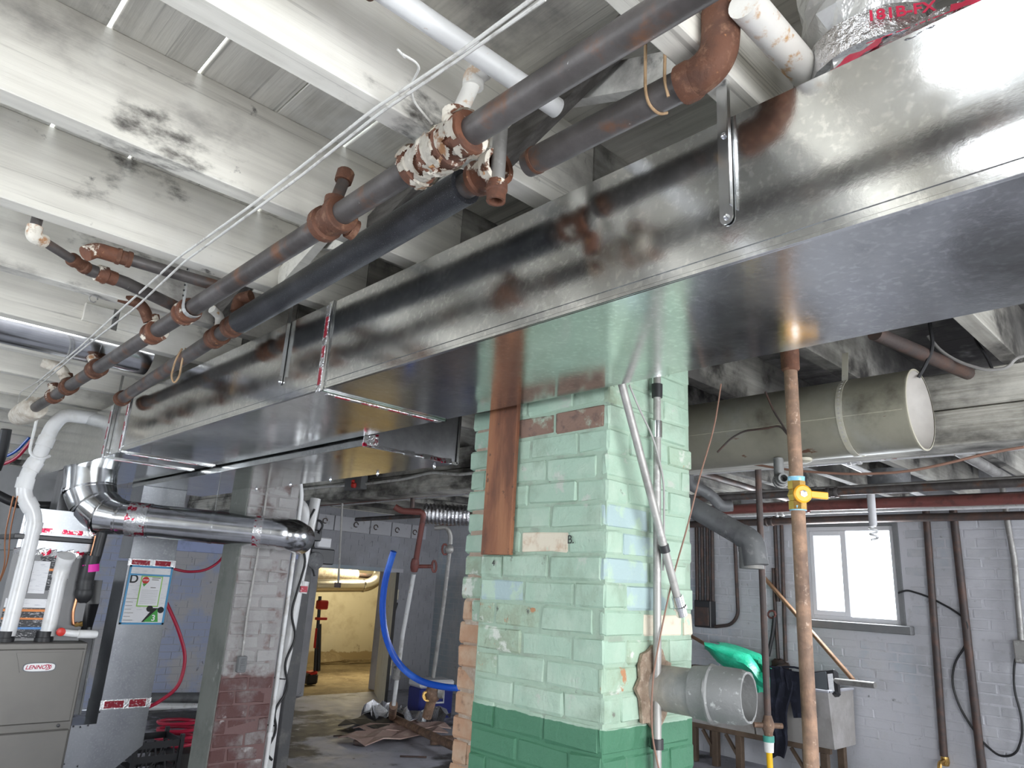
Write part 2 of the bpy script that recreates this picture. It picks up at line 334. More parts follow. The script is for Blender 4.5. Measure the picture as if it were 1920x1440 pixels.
def text_b(s, size, origin, right, up, depth=.0008, bold=False):
    """lettering as a thin mesh"""
    cu = bpy.data.curves.new('lettering', 'FONT'); cu.body = s; cu.size = size; cu.extrude = depth; cu.align_x = 'CENTER'; cu.align_y = 'CENTER'
    if bold: cu.offset = size * .022
    o = bpy.data.objects.new('lettering', cu); COL.objects.link(o)
    dg = bpy.context.evaluated_depsgraph_get(); me = bpy.data.meshes.new_from_object(o.evaluated_get(dg))
    bpy.data.objects.remove(o); bpy.data.curves.remove(cu)
    r, u = V(right).normalized(), V(up).normalized(); n = r.cross(u)
    b = B(); mp = Matrix((r, u, n)).transposed().to_4x4(); mp.translation = V(origin)
    me.transform(mp); b.bm.from_mesh(me); bpy.data.meshes.remove(me); return b
def thing(name, label, cat, parts, group=None, kind=None):
    """parts: (name, B, material[, label or subparts list]) ; one part alone becomes the thing's own mesh"""
    los, his = [], []
    def walk(ps):
        for p in ps:
            a, b = p[1].bb(); los.append(a); his.append(b)
            for q in p[3:]:
                if isinstance(q, list): walk(q)
    walk(parts)
    lo = V([min(a[i] for a in los) for i in range(3)]); hi = V([max(a[i] for a in his) for i in range(3)])
    base = V(((lo.x + hi.x) / 2, (lo.y + hi.y) / 2, lo.z))
    if len(parts) == 1 and len(parts[0]) == 3:
        root = link(name, parts[0][1].mesh(name, base), parts[0][2], None, base)
    else:
        root = bpy.data.objects.new(name, None); COL.objects.link(root); root.location = base; root.empty_display_size = .1
        def mk(ps, par):
            for p in ps:
                o = link(p[0], p[1].mesh(p[0], base), p[2], par)
                for q in p[3:]:
                    if isinstance(q, str): o['label'] = q
                    else: mk(q, o)
        mk(parts, root)
    if label: root['label'] = label
    if cat: root['category'] = cat
    if group: root['group'] = group
    if kind: root['kind'] = kind
    return root
def struct(name, b, m):
    lo, hi = b.bb(); base = V(((lo.x + hi.x) / 2, (lo.y + hi.y) / 2, lo.z))
    o = link(name, b.mesh(name, base), m, None, base); o['kind'] = 'structure'; return o
def sub(name, b, m, par, label=None):
    o = link(name, b.mesh(name, par.location if par.parent is None else par.parent.location), m, par)
    if label: o['label'] = label
    return o

# ================================================================== the setting
XR, YF, ZT = 8.2, 10.5, 3.129
floor = struct('floor', B().box(-3.1, 12, -2.5, 10.5, -.12, 0), 'floor_concrete')
struct('floor_back_room', B().box(4.0, 12, 10.5, 14.5, -.12, .0), 'dirt_floor')
# right wall with its window opening
WY0, WY1, WZ0, WZ1 = 2.78, 3.74, 1.56, 2.60
b = B(); D = XR + .003
b.box(D, XR + .3, -2.2, WY0, 0, ZT).box(D, XR + .3, WY1, YF + .3, 0, ZT).box(D, XR + .3, WY0, WY1, 0, WZ0).box(D, XR + .3, WY0, WY1, WZ1, ZT)
wall_right = struct('wall_right', b, 'wall_mortar')
# far wall with its doorway
DX0, DX1, DZ = 5.86, 7.20, 1.88
b = B(); D = YF + .004
b.box(2.2, DX0, D, YF + .3, 0, ZT).box(DX1, XR + .3, D, YF + .3, 0, ZT).box(DX0, DX1, D, YF + .3, DZ, ZT)
wall_far = struct('wall_far', b, 'far_wall_paint')
struct('wall_far_left', B().box(-3.1, 2.2, YF, YF + .3, 0, ZT), 'dim_wall')
# walls behind and beside the camera, with openings invented to let daylight in
b = B(); YB = -2.2
b.box(-3.1, -.9, YB - .3, YB, 0, ZT).box(3.3, 6.3, YB - .3, YB, 0, ZT).box(7.9, XR + .3, YB - .3, YB, 0, ZT).box(6.3, 7.9, YB - .3, YB, 0, 1.05).box(6.3, 7.9, YB - .3, YB, 2.35, ZT).box(-.9, 3.3, YB - .3, YB, 2.5, ZT).box(-.9, 3.3, YB - .3, YB, 0, .6)
struct('wall_back', b, 'dim_wall')
b = B(); b.box(-3.3, -3, -2.5, .9, 0, ZT).box(-3.3, -3, 4.3, 7.3, 0, ZT).box(-3.3, -3, 9.1, YF + .3, 0, ZT)
for a, c in ((.9, 4.3), (7.3, 9.1)): b.box(-3.3, -3, a, c, 0, 1.05).box(-3.3, -3, a, c, 2.35, ZT)
struct('wall_left', b, 'dim_wall')
# back room
b = B(); b.box(4.0, 12, 14.3, 14.5, 0, 3).box(11.8, 12, 10.8, 14.3, 0, 3).box(4.0, 4.2, 10.8, 14.3, 0, 3).box(8.5, 12, 10.5, 10.8, 0, 3)
struct('wall_back_room', b, 'cream_wall')
struct('ceiling_back_room', B().box(4.0, 12, 10.8, 14.5, 3.0, 3.1), 'dim_wall')

# ---- bricks
def brick_mesh(L, H, Dp, jit, bev):
    b = B(); b.obox((0, 0, 0), (L / 2, 0, 0), (0, Dp / 2, 0), (0, 0, H / 2), bev)
    for v in b.bm.verts:
        if v.co.y < 0: v.co += V((random.uniform(-jit, jit), random.uniform(-jit, jit), random.uniform(-jit, jit)))
    return b.mesh('brick')
def lay(parent, p0, along, length, z0, z1, L, H, joint, mats, skip=None, meshes=None, dep=.03, proud=.002, phase=0, collect=None, limit=300, jog=.0025, seen=None):
    """one wythe of bricks; outer face lies on the line p0 + along*t, normal = along rotated -90 deg"""
    al = V(along); nr = V((al.y, -al.x, 0)); ang = math.atan2(al.y, al.x); n = 0
    rows = int(round((z1 - z0) / H)); spill = []
    for r in range(rows):
        zc = z0 + (r + .5) * H; t = -L * ((r + phase) % 2) * .5 - (.13 * L if r % 3 == 1 else 0)
        while t < length - .03:
            a, c = max(t, 0), min(t + L, length); t += L
            if c - a < .05: continue
            ctr = V(p0) + al * ((a + c) / 2) + V((0, 0, zc))
            if skip and skip(ctr, (c - a) / 2, H / 2): continue
            k = (c - a - joint) / (L - joint)
            loc = ctr - nr * (dep / 2 - proud + random.uniform(-jog, jog))
            rot = (random.uniform(-.006, .006), random.uniform(-.008, .008), ang)
            m = mats(ctr)
            if collect is not None and (n >= limit or (seen and not seen(ctr))): collect.append((loc, rot, k, m)); continue
            o = bpy.data.objects.new('brick', random.choice(meshes)); COL.objects.link(o); o.parent = parent
            o.location = loc - parent.location; o.rotation_euler = rot; o.scale = (k, 1, 1)
            if not o.data.materials: o.data.materials.append(MATS[m])
            o.material_slots[0].link = 'OBJECT'; o.material_slots[0].material = MATS[m]; n += 1
    return n
def stuff_bricks(name, parent, lst, L, H, joint, dep, bev):
    by = {}
    for it in lst: by.setdefault(it[3], []).append(it)
    for m, its in by.items():
        b = B()
        for loc, rot, k, _ in its:
            R = Matrix.Rotation(rot[2], 3, 'Z') @ Matrix.Rotation(rot[1], 3, 'Y')
            b.obox(loc, R @ V((k * (L - joint) / 2, 0, 0)), R @ V((0, dep / 2, 0)), R @ V((0, 0, (H - joint) / 2)), bev)
        o = sub(name, b, m, parent); o['kind'] = 'stuff'
wL, wH, wJ = .27, .0945, .008
wmesh = [brick_mesh(wL - wJ, wH - wJ, .03, .003, .008) for _ in range(5)]
def wskip(c, hl, hh): return WY0 - .04 - hl < c.y < WY1 + .04 + hl and WZ0 - .06 - hh < c.z < WZ1 + hh * .5
lst = []
lay(wall_right, (XR, YF, 0), (0, -1, 0), YF - 1.2, 0, 2.93, wL, wH, wJ, lambda c: 'wall_paint', wskip, wmesh, jog=.001, proud=.0005, collect=lst, seen=lambda c: 1.45 < c.y < 5.2 and c.z > .42)
stuff_bricks('brick_courses', wall_right, lst, wL, wH, wJ, .03, 0)
lst = []
lay(wall_far, (2.2, YF, 0), (1, 0, 0), XR - 2.2, 0, 2.93, wL, wH, wJ, lambda c: 'blue_wall_paint' if c.x < 5.2 else 'far_wall_paint',
    lambda c, hl, hh: DX0 - .02 - hl < c.x < DX1 + .02 + hl and c.z < DZ + hh, wmesh, collect=lst, limit=0)
stuff_bricks('brick_courses', wall_far, lst, wL, wH, wJ, .03, 0)
sub('lintel', B().box(DX0 - .2, DX1 + .25, YF - .03, YF + .02, DZ, DZ + .06), 'wall_paint', wall_far)

# ---- ceiling: rim boards carry joists and planks
ceiling = struct('ceiling', B().box(-3.0, 8.2, -2.2, -2.15, 2.83, ZT).box(-3, 8.2, 10.45, 10.5, 2.83, ZT), 'joist_wood')
JY = [.647 + .6443 * k for k in range(-4, 16)]
for y in JY:
    th, zj = .072 + random.uniform(-.003, .004), 2.83 + random.uniform(-.004, .004)
    sub('joist', B().box(-3.0, 1.499, y, y + th, zj, ZT, .003), 'joist_wood', ceiling)
    sub('joist', B().box(1.501, 8.2, y, y + th, zj, ZT, .003), 'joist_sooty', ceiling)
slits = {0: .0, 1: .011, 2: .009, 3: .003, 4: .008}
for k in range(-13, 35):
    x0, x1 = .022 + .2396 * k, .022 + .2396 * (k + 1)
    ga = slits.get(k, (.007 if random.random() < .45 else 0) if k > 16 else 0) / 2; gb = slits.get(k + 1, 0) / 2
    for (ya, yb) in (((-2.2, .25), (.45, 10.5)) if k == 0 else ((-2.2, .21), (.39, 10.5)) if k == 2 else ((-2.2, 10.5),)):  # two planks get invented gaps, out of view, for the added lights
        sub('plank', B().box(x0 + ga, x1 - gb, ya, yb, ZT, ZT + .028, .0025), 'plank_wood' if k < 7 else 'plank_sooty', ceiling)
# cross bridging between the joists over the duct
for i, (ya, m1, m2) in enumerate(((JY[4], 'joist_wood', 'dark_wood'), (JY[5], 'joist_wood', 'dark_wood'), (JY[6], 'joist_wood', 'joist_wood'), (JY[7], 'joist_wood', 'dark_wood'))):
    y0, y1 = ya + .074, ya + .642
    sub('bridging_board', B().bar((1.165, y0, 2.875), (1.165, y1, 3.085), .035, .085), m1, ceiling)
    sub('bridging_board', B().bar((1.115, y0, 3.085), (1.115, y1, 2.875), .035, .085), m2, ceiling)
a_, c_ = PY(160, 572, 3.845), PY(290, 632, 3.845)
sub('nailing_block', B().box(a_.x, c_.x, 3.84, 3.868, PY(160, 600, 3.84).z, PY(160, 566, 3.84).z, .003), 'joist_wood', ceiling)

# main timber beam with a long split
b1 = B().box(3.66, 3.87, -2.15, 10.4, 2.655, 2.826, .004); b2 = B().box(3.652, 3.87, -2.15, 10.4, 2.484, 2.648, .004)
thing('timber_beam', 'long split timber beam carrying the joists, behind the horizontal tank', 'beam', [('upper_timber', b1, 'beam_wood'), ('lower_timber', b2, 'beam_wood')])

# ---- window
b = B(); f = .05
y0, y1, z0, z1 = WY0, WY1, WZ0 + .03, WZ1
b.box(XR + .03, XR + .11, y0, y0 + f, z0, z1, .004).box(XR + .03, XR + .11, y1 - f, y1, z0, z1, .004).box(XR + .03, XR + .11, y0 + f, y1 - f, z1 - f, z1, .004).box(XR + .03, XR + .11, y0 + f, y1 - f, z0, z0 + f, .004)
ym = 3.315
win = struct('window_1', b, 'window_vinyl')
s1 = B().box(XR + .02, XR + .06, ym - .03, ym + .03, z0 + f, z1 - f, .003).box(XR + .02, XR + .06, y1 - f - .045, y1 - f, z0 + f, z1 - f, .003).box(XR + .02, XR + .06, ym + .03, y1 - f - .045, z0 + f, z0 + f + .05, .003).box(XR + .02, XR + .06, ym + .03, y1 - f - .045, z1 - f - .05, z1 - f, .003)
sash = sub('window_sash', s1, 'window_vinyl', win)
sub('pane', B().box(XR + .038, XR + .042, ym + .03, y1 - f - .045, z0 + f + .05, z1 - f - .05), 'glass', win)
sub('pane', B().box(XR + .078, XR + .082, y0 + f, ym, z0 + f, z1 - f), 'glass', win)
sub('window_sill', B().box(XR - .10, XR + .10, y0 - .12, y1 + .06, WZ0 - .055, WZ0 + .03, .008), 'sill_grey', win)
sub('reveal_trim', B().box(XR - .02, XR + .05, y0 - .05, y0, WZ0 + .03, WZ1 + .05, .004).box(XR - .02, XR + .05, y1, y1 + .05, WZ0 + .03, WZ1 + .05, .004).box(XR - .02, XR + .05, y0, y1, WZ1, WZ1 + .06, .004), 'sill_grey', win)

# ================================================================== chimney
CX, CY, CX1, CY1 = 1.85, 1.498, 2.352, 2.10
core = B().box(CX + .0055, CX1 - .006, CY + .0055, CY1 + .0, 0, 2.83)
rear = B().box(CX + .075, CX1 - .006, CY1, CY1 + .16, 0, 2.45)
root = bpy.data.objects.new('brick_chimney', None); COL.objects.link(root); root.location = (2.1, 1.85, 0)
root['label'] = 'pale green painted brick chimney with a dark green band near the floor'; root['category'] = 'chimney'
sub('mortar_core', core, 'mortar_green', root)
sub('rear_mortar_core', rear, 'mortar_bare', root)
cL, cH, cJ = .235, .0848, .006
cm = [brick_mesh(cL - cJ, cH - cJ, .03, .0035, .008) for _ in range(9)]
spots = [(PX(340 / 1.894 + 820, 615 / 1.894 + 680, CX), 'brick_cream', .05), (PX(845, 1400, CX), 'brick_green', .0)]
def cmat_left(c):
    if abs(c.z - 2.365) < .035: return 'brick_bare_dark'
    if (c - PX(1003, 1005, CX)).length < .07: return 'brick_cream'
    if (c - PX(958, 1098, CX)).length < .09: return 'brick_blue'
    if (c - PX(1045, 1203, CX)).length < .05: return 'brick_blue'
    if c.z < 1.78 and c.y > 1.95 and c.z > 1.4: return 'brick_green_worn'
    if 1.62 < c.z < 1.72 and c.y > 1.72: return 'brick_green_worn'
    return 'brick_green'
def cmat_right(c):
    if 1.70 < c.z < 2.0 and c.x < 2.10 and c.x > 1.92: return 'brick_blue'
    if abs(c.z - PY(1265, 1165, CY).z) < .04 and c.x > 2.15: return 'brick_cream'
    return 'brick_green_worn' if random.random() < .1 else 'brick_green'
def cmat_rear(c): return 'brick_bare' if c.z < 1.68 + .05 * math.sin(c.y * 40) else ('brick_green_worn' if c.z < 1.84 else 'brick_green')
hole_c = PY(1215, 1290, CY)
lay(root, (CX, CY1, .0), (0, -1, 0), CY1 - CY, .0, 2.80, cL, cH, cJ, cmat_left, None, cm, jog=.003, dep=.03, proud=.0)
lay(root, (CX, CY, .0), (1, 0, 0), CX1 - CX, .0, 2.80, cL, cH, cJ, cmat_right, None, cm, phase=1, jog=.003, proud=.0)
lay(root, (CX + .07, CY1 + .165, .0), (0, -1, 0), .165, .0, 2.46, .175, cH, cJ, cmat_rear, None, cm, jog=.005, proud=.0)
# handwritten marks
for s, p, sz in (('B.', (1070, 1012), .040), ('4', (925, 1056), .030)):
    q = PX(*p, CX - .0085); sub('pen_mark', text_b(s, sz, q, (0, -1, .05), (0, 0, 1), .0005), 'ink_black', root)
# mortar ring round the flue opening
hc = PY(1228, 1288, CY); pts = []; hm = PY(1222, 1288, CY)
for j in range(22):
    a = 2 * math.pi * j / 22; r = .100 + random.uniform(-.012, .014); pts.append(V((hm.x + math.cos(a) * r * .95, CY - .004, hm.z + math.sin(a) * r * 1.22)))
sub('mortar_patch', B().prism(pts, (0, -.012, 0)), 'mortar_patch', root)
# broken flue pipe
d = V((0.02, -1, 0)).normalized(); p = V((hc.x + .01, CY + .0, hc.z))
sec = B().lathe(p, d, [(0, .064), (.0, .070), (.085, .071), (.19, .072), (.19, .066), (0.02, .064)], 26, (False, False))
d2 = V((.16, -1, .03)).normalized(); p2 = p + d * .150 + V((-.004, 0, .004))
el = B().lathe(p2, d2, [(.0, .074), (.0, .079), (.05, .083), (.055, .088), (.062, .088), (.067, .083), (.15, .080), (.17, .074), (.17, .066), (.10, .062), (.10, .001)], 26, (False, False), wob=.025)
thing('flue_pipe', 'short dented galvanised flue pipe stub broken open, sticking out of the green chimney', 'pipe', [('pipe_sleeve', sec, 'galv_old'), ('bent_collar', el, 'galv_old')])
# brown plank on the left face
X0 = CX - .0125
q0, q1 = PX(905, 1040, X0), PX(960, 1038, X0)
pl = B().box(X0 - .011, X0 + .006, q1.y, q0.y, q0.z, 2.70, .002); pe = B().box(X0 - .0135, X0 - .0105, q1.y + .002, q1.y + .012, q0.z + .002, 2.70)
thing('wood_plank', 'reddish brown stained plank fixed upright on the left face of the chimney', 'plank', [('board', pl, 'plank_brown'), ('edge_bead', pe, 'plank_brown')])

# ================================================================== ducts
TX0, TX1, TZ0, TZ1 = 1.212, 1.775, 2.40, 2.745
ys = [-.9, 2.313, 4.70, 5.06, 6.95]
parts = []
for i in range(4):
    parts.append(('duct_section', B().box(TX0, TX1, ys[i] + .002, ys[i + 1] - .002, TZ0, TZ1, .0025), 'duct_metal'))
for i in (1, 2, 3):
    y = ys[i]; w = .016; t = .007
    parts.append(('seam_cleat', B().box(TX0 - t, TX0 + .001, y - w, y + w, TZ0 - t, TZ1 + .002, .002).box(TX0 - t, TX1 + t, y - w, y + w, TZ0 - t, TZ0 + .001, .002).box(TX1 - .001, TX1 + t, y - w, y + w, TZ0 - t, TZ1, .002), 'bright_metal'))
    b = B(); 
    b.box(TX0 - t - .0015, TX0 - t + .001, y + .002, y + .030, TZ0 - .006, TZ1 - .01)
    b.box(TX0 + .03, TX1 - .005, y + .006, y + .034, TZ0 - t - .0015, TZ0 - t + .001)
    prs = []; z = TZ0 + .02
    while z < TZ1 - .05:
        h = random.uniform(.035, .09); prs.append(('tape_print', B().box(TX0 - t - .003, TX0 - t - .0012, y + .006, y + .022, z, z + h), 'red_print')); z += h + random.uniform(.02, .05)
    x = TX0 + .07
    while x < TX1 - .08:
        h = random.uniform(.05, .12); prs.append(('tape_print', B().box(x, x + h, y + .012, y + .026, TZ0 - t - .003, TZ0 - t - .0012), 'red_print')); x += h + random.uniform(.03, .06)
    parts.append(('foil_tape', b, 'foil', prs))
parts.append(('lock_seam', B().box(TX0 - .004, TX0 + .001, -.9, 2.29, TZ0 + .001, TZ0 + .012, .0015).box(TX0 - .0025, TX0 + .001, -.9, 2.29, TZ0 + .030, TZ0 + .034), 'duct_metal'))
parts.append(('lock_seam', B().box(TX0 - .004, TX0 + .001, 2.335, 4.68, TZ0 + .001, TZ0 + .012, .0015).box(TX0 - .0025, TX0 + .001, 2.335, 4.68, TZ0 + .030, TZ0 + .034), 'duct_metal'))
def hanger(pb, pt, w):
    X0 = TX0 - .006; lo = PX(*pb, X0); hi = PX(*pt, X0); y = lo.y; z1 = 2.95
    b = B(); n = 8
    poly = [V((X0, y - w / 2, z1)), V((X0, y + w / 2, z1)), V((X0, y + w / 2, lo.z + w / 2))] + [V((X0, y + math.cos(math.pi * k / n) * w / 2, lo.z + w / 2 - math.sin(math.pi * k / n) * w / 2)) for k in range(1, n)] + [V((X0, y - w / 2, lo.z + w / 2))]
    b.prism(poly, (.003, 0, 0)); b.box(X0 - .012, X0, y - w / 2 - .002, y - w / 2 + .001, lo.z + .035, z1)
    scs = []
    for z in (lo.z + w * .55, 2.70): scs.append(B().lathe((X0, y, z), (-1, 0, 0), [(-.002, .003), (0, .007), (.003, .007), (.006, .004), (.007, .001)], 10))
    return ('hanger_strap', b, 'strap_metal', [('screw', s_, 'screw_steel') for s_ in scs])
parts += [hanger((1362, 420), (1345, 150), .030), hanger((524, 722), (545, 545), .026), hanger((200, 852), (222, 760), .026)]
thing('trunk_duct', 'long rectangular galvanised supply duct crossing the whole ceiling', 'duct', parts)

# return duct beside it, behind the chimney
RX0, RX1, RZ0, RZ1, RY0, RY1 = 1.80, 2.375, 2.36, 2.72, 2.95, 6.45
parts = [('duct_body', B().box(RX0, RX1, RY0, RY1, RZ0, RZ1, .002), 'duct_metal'),
         ('end_cap', B().box(RX0 + .01, RX1 - .01, RY0 - .004, RY0 + .001, RZ0 + .01, RZ1 - .01), 'dark_metal'),
         ('end_flange', B().box(RX0, RX1, RY0 - .012, RY0 + .004, RZ0 - .006, RZ0 + .008).box(RX1 - .008, RX1 + .006, RY0 - .012, RY0 + .004, RZ0, RZ1), 'bright_metal')]
b = B()
for k in range(9):
    x = RX0 + .02 + k * .06; b.obox((x, RY0 - .012, RZ0 + .006), (.033, 0, .004 * random.uniform(-1, 1)), (0, .003, 0), (0, .004, random.uniform(.006, .016)))
b.obox((RX0 + .03, RY0 - .012, RZ0 + .03), (.04, 0, .01), (0, .004, 0), (0, 0, .025))
parts.append(('foil_tape', b, 'foil_printed'))
for k in range(5): parts.append(('screw', B().lathe((RX1 - .03, RY0 + .15 + .55 * k, RZ0), (0, 0, -1), [(-.001, .003), (.0, .008), (.012, .007), (.02, .001)], 8), 'screw_steel'))
thing('return_duct', 'shorter capped return duct running beside the long supply duct, left of the chimney', 'duct', parts)

# return drop with its boot into the furnace
DY = 6.1
f = lambda x, y: PY(x, y, DY)
xl, xr = f(250, 1010).x, f(335, 1010).x
parts = [('upper_duct', B().box(xl, xr, DY, DY + .28, f(290, 1050).z, RZ0, .002), 'drop_metal'),
         ('middle_duct', B().box(xl - .004, xr + .004, DY - .004, DY + .284, f(230, 1318).z, f(290, 1055).z, .002), 'drop_metal')]
zb = f(230, 1318).z
poly = [f(190, 1316), f(178, 1357), f(132, 1361), f(112, 1445), f(103, 1500)]
xL = poly[0].x
poly = [V((xl - .006, DY - .006, zb)), V((xl - .006, DY - .006, f(178, 1357).z)), V((1.494, DY - .006, f(132, 1361).z)), V((1.494, DY - .006, .12)), V((f(215, 1440).x, DY - .006, .12)), V((f(215, 1440).x, DY - .006, f(215, 1440).z)), V((xr + .004, DY - .006, f(262, 1398).z)), V((xr + .004, DY - .006, zb))]
parts.append(('boot', B().prism(poly, (0, .30, 0)), 'drop_metal'))
for (y1, y2, k) in ((1048, 1062, 0), (1308, 1326, 1)):
    z2, z1 = f(270, y1).z, f(270, y2).z
    b = B().box(xl - .008, xr + .008, DY - .010, DY - .003, z1, z2, .001)
    pr = B().box(xl + .02, xl + .15, DY - .0115, DY - .0095, z1 + .01, z2 - .01).box(xl + .19, xr - .03, DY - .0115, DY - .0095, z1 + .01, z2 - .008)
    parts.append(('foil_tape', b, 'foil', [('tape_print', pr, 'red_print')]))
b = B()
for x, y in ((150, 1363), (165, 1360), (137, 1362), (120, 1432), (186, 1335), (145, 1436)):
    p = f(x, y); b.lathe((p.x, DY - .006, p.z), (0, -1, 0), [(-.001, .004), (0, .008), (.008, .006), (.012, .001)], 8)
parts.append(('screws', b, 'screw_steel'))
thing('return_drop_duct', 'upright galvanised return drop duct with boot, right of the furnace', 'duct', parts)
# document pouch on the drop
g = lambda x, y, k=0: PY(x, y, DY - .012 - k)
z1, z0 = g(280, 1061).z, g(258, 1171).z; x0, x1 = xl + .012, xr - .006
sheet = B().box(x0, x1, DY - .0125, DY - .0095, z0, z1)
fr = B(); w = .014
for a in ((x0, x0 + w, z0, z1), (x1 - w, x1, z0, z1), (x0, x1, z0, z0 + w), (x0, x1, z1 - w, z1), (x0 + w, x1 - w, z1 - .075, z1 - .062)): fr.box(a[0], a[1], DY - .0145, DY - .012, a[2], a[3])
cw = x1 - x0; ch = z1 - z0
card = B().box(x0 + cw * .30, x0 + cw * .80, DY - .0138, DY - .0122, z0 + ch * .30, z1 - ch * .17)
cin = B().box(x0 + cw * .325, x0 + cw * .775, DY - .0146, DY - .0136, z0 + ch * .32, z1 - ch * .19)
stop = B().lathe((x0 + cw * .41, DY - .0145, z1 - ch * .25), (0, -1, 0), [(0, .026), (.001, .026)], 20)
logo = B().prism([(x0 + cw * .52, DY - .0135, z0 + .02), (x0 + cw * .86, DY - .0135, z0 + .02), (x0 + cw * .80, DY - .0135, z0 + ch * .27)], (0, -.0015, 0))
logob = B().prism([(x0 + cw * .48, DY - .0130, z0 + .018), (x0 + cw * .56, DY - .0130, z0 + .018), (x0 + cw * .84, DY - .0130, z0 + ch * .28), (x0 + cw * .70, DY - .0130, z0 + ch * .28)], (0, -.001, 0)).lathe((x0 + cw * .62, DY - .013, z0 + ch * .27), (0, -1, 0), [(0, .024), (.001, .024)], 14).lathe((x0 + cw * .88, DY - .013, z0 + ch * .25), (0, -1, 0), [(0, .024), (.001, .024)], 14)
tri = B().prism([(x0 + cw * .35, DY - .0146, z1 - ch * .31), (x0 + cw * .46, DY - .0146, z1 - ch * .30), (x0 + cw * .39, DY - .0146, z1 - ch * .36)], (0, -.001, 0))
gb = B()
for zz, ww in ((.205, .20), (.235, .16), (.37, .12)): gb.box(x0 + cw * .55, x0 + cw * (.55 + ww), DY - .0152, DY - .0145, z1 - ch * zz - .004, z1 - ch * zz + .003)
for kk in range(10): gb.box(x0 + cw * .36, x0 + cw * .74, DY - .0150, DY - .0145, z1 - ch * (.42 + .025 * kk) - .0008, z1 - ch * (.42 + .025 * kk) + .0008)
for kk in range(7): gb.box(x0 + cw * .06, x0 + cw * random.uniform(.2, .42), DY - .0135, DY - .0124, z0 + .03 + .026 * kk, z0 + .034 + .026 * kk)
T = lambda s, sz, px, pz, off=.0146: text_b(s, sz, (px, DY - off, pz), (1, 0, 0), (0, 0, 1), .0004, True)
thing('document_pouch', 'clear document pouch with blue border and papers taped on the return drop duct', 'pouch',
      [('papers', sheet, 'paper'), ('pouch_border', fr, 'pouch_blue'), ('maintenance_card', card, 'green_card', [('card_face', cin, 'paper_plain'), ('printed_lines', gb, 'cable_grey'), ('check_mark', tri, 'green_logo'), ('stop_sign', stop, 'red_paint'), ('stop_lettering', T('STOP', .017, x0 + cw * .41, z1 - ch * .25, .0162), 'paper_plain')]),
       ('printed_letter', T('D', .085, x0 + cw * .14, z1 - ch * .24, .0135), 'ink_black'), ('printed_logo', logob, 'ink_black', [('logo_triangle', logo, 'green_logo'), ('logo_letter', T('3', .06, x0 + cw * .74, z0 + ch * .11, .0155), 'paper_plain')])])

# ---- round branch: gored elbow from the trunk and a run along the furnace front
p0 = PD(238, 972, 5.05); p1 = PD(528, 1001, 5.28); dr = (p1 - p0).normalized(); rr = .116
top = V((PZ(180, 885, TZ0).x + .02, p0.y + .10, TZ0)); 
st = p0 - dr * .02
# arc from vertical to the run direction
a0 = V((st.x - .24 * dr.x / abs(dr.x) * .9, st.y + .22, TZ0)); ctrl = V((a0.x, a0.y, st.z))
arc = [(1 - t) ** 2 * a0 + 2 * t * (1 - t) * ctrl + t * t * st for t in (0, .25, .5, .75, 1)]
arc[0] = V((arc[0].x, arc[0].y, TZ0 + .0))
gore = []
er = [.172, .168, .158, .145, .118]
for i in range(4): gore.append(('elbow_gore', B().tube([arc[i], arc[i + 1]], er[i:i + 2], 26, caps=(False, False)), 'bright_metal'))
for i in range(0, 5):
    tg = (arc[min(i + 1, 4)] - arc[max(i - 1, 0)]).normalized()
    gore.append(('elbow_rib', B().lathe(arc[i] - tg * .008, tg, [(0, er[i] - .004), (0, er[i] + .004), (.014, er[i] + .004), (.014, er[i] - .004)], 26), 'bright_metal'))
gore.append(('round_pipe', B().tube([st - dr * .05, p1], rr, 28), 'bright_metal'))
end = p1; nd = V((.62, .78, -.05)).normalized()
gore.append(('end_elbow', B().tube([p1 - dr * .02, p1 + dr * .04, p1 + dr * .075 + nd * .05, p1 + dr * .08 + nd * .24], rr * 1.05, 28, .04), 'bright_metal'))
for t in (.16, .93): gore.append(('pipe_band', B().lathe(st.lerp(p1, t) - dr * .005, dr, [(0, rr), (0, rr + .005), (.01, rr + .005), (.01, rr)], 28), 'bright_metal'))
gore.append(('foil_tape', B().lathe(st.lerp(p1, .03), dr, [(0, rr + .002), (0, rr + .004), (.13, rr + .004), (.13, rr + .002)], 28, wob=.01), 'foil_printed'))
gore.append(('foil_patch', B().lathe(st.lerp(p1, .82), dr, [(0, rr + .001), (0, rr + .003), (.06, rr + .003), (.06, rr + .001)], 28, wob=.008), 'foil_printed'))
for t in (.55,): gore.append(('hanger_strap', B().lathe(st.lerp(p1, t) - dr * .012, dr, [(0, rr), (0, rr + .003), (.024, rr + .003), (.024, rr)], 28).bar(st.lerp(p1, t) + V((0, 0, rr)), V((st.lerp(p1, t).x, st.lerp(p1, t).y, RZ0)), .024, .002, up=dr), 'strap_metal'))
thing('round_branch_duct', 'shiny round galvanised duct with a gored elbow dropping from the trunk by the furnace', 'duct', gore)

# round duct in the joist bay on the left
b = B().tube([(-1.6, 4.20, 2.90), (1.12, 4.20, 2.90)], .13, 30)
rbs = []
for x in (.02, .86): rbs.append(B().lathe((x, 4.20, 2.90), (1, 0, 0), [(0, .129), (0, .136), (.012, .136), (.012, .129)], 30))
thing('round_joist_duct', 'round galvanised duct lying between two joists at the left edge', 'duct', [('round_pipe', b, 'bright_metal'), *[('pipe_band', r_, 'bright_metal') for r_ in rbs]])
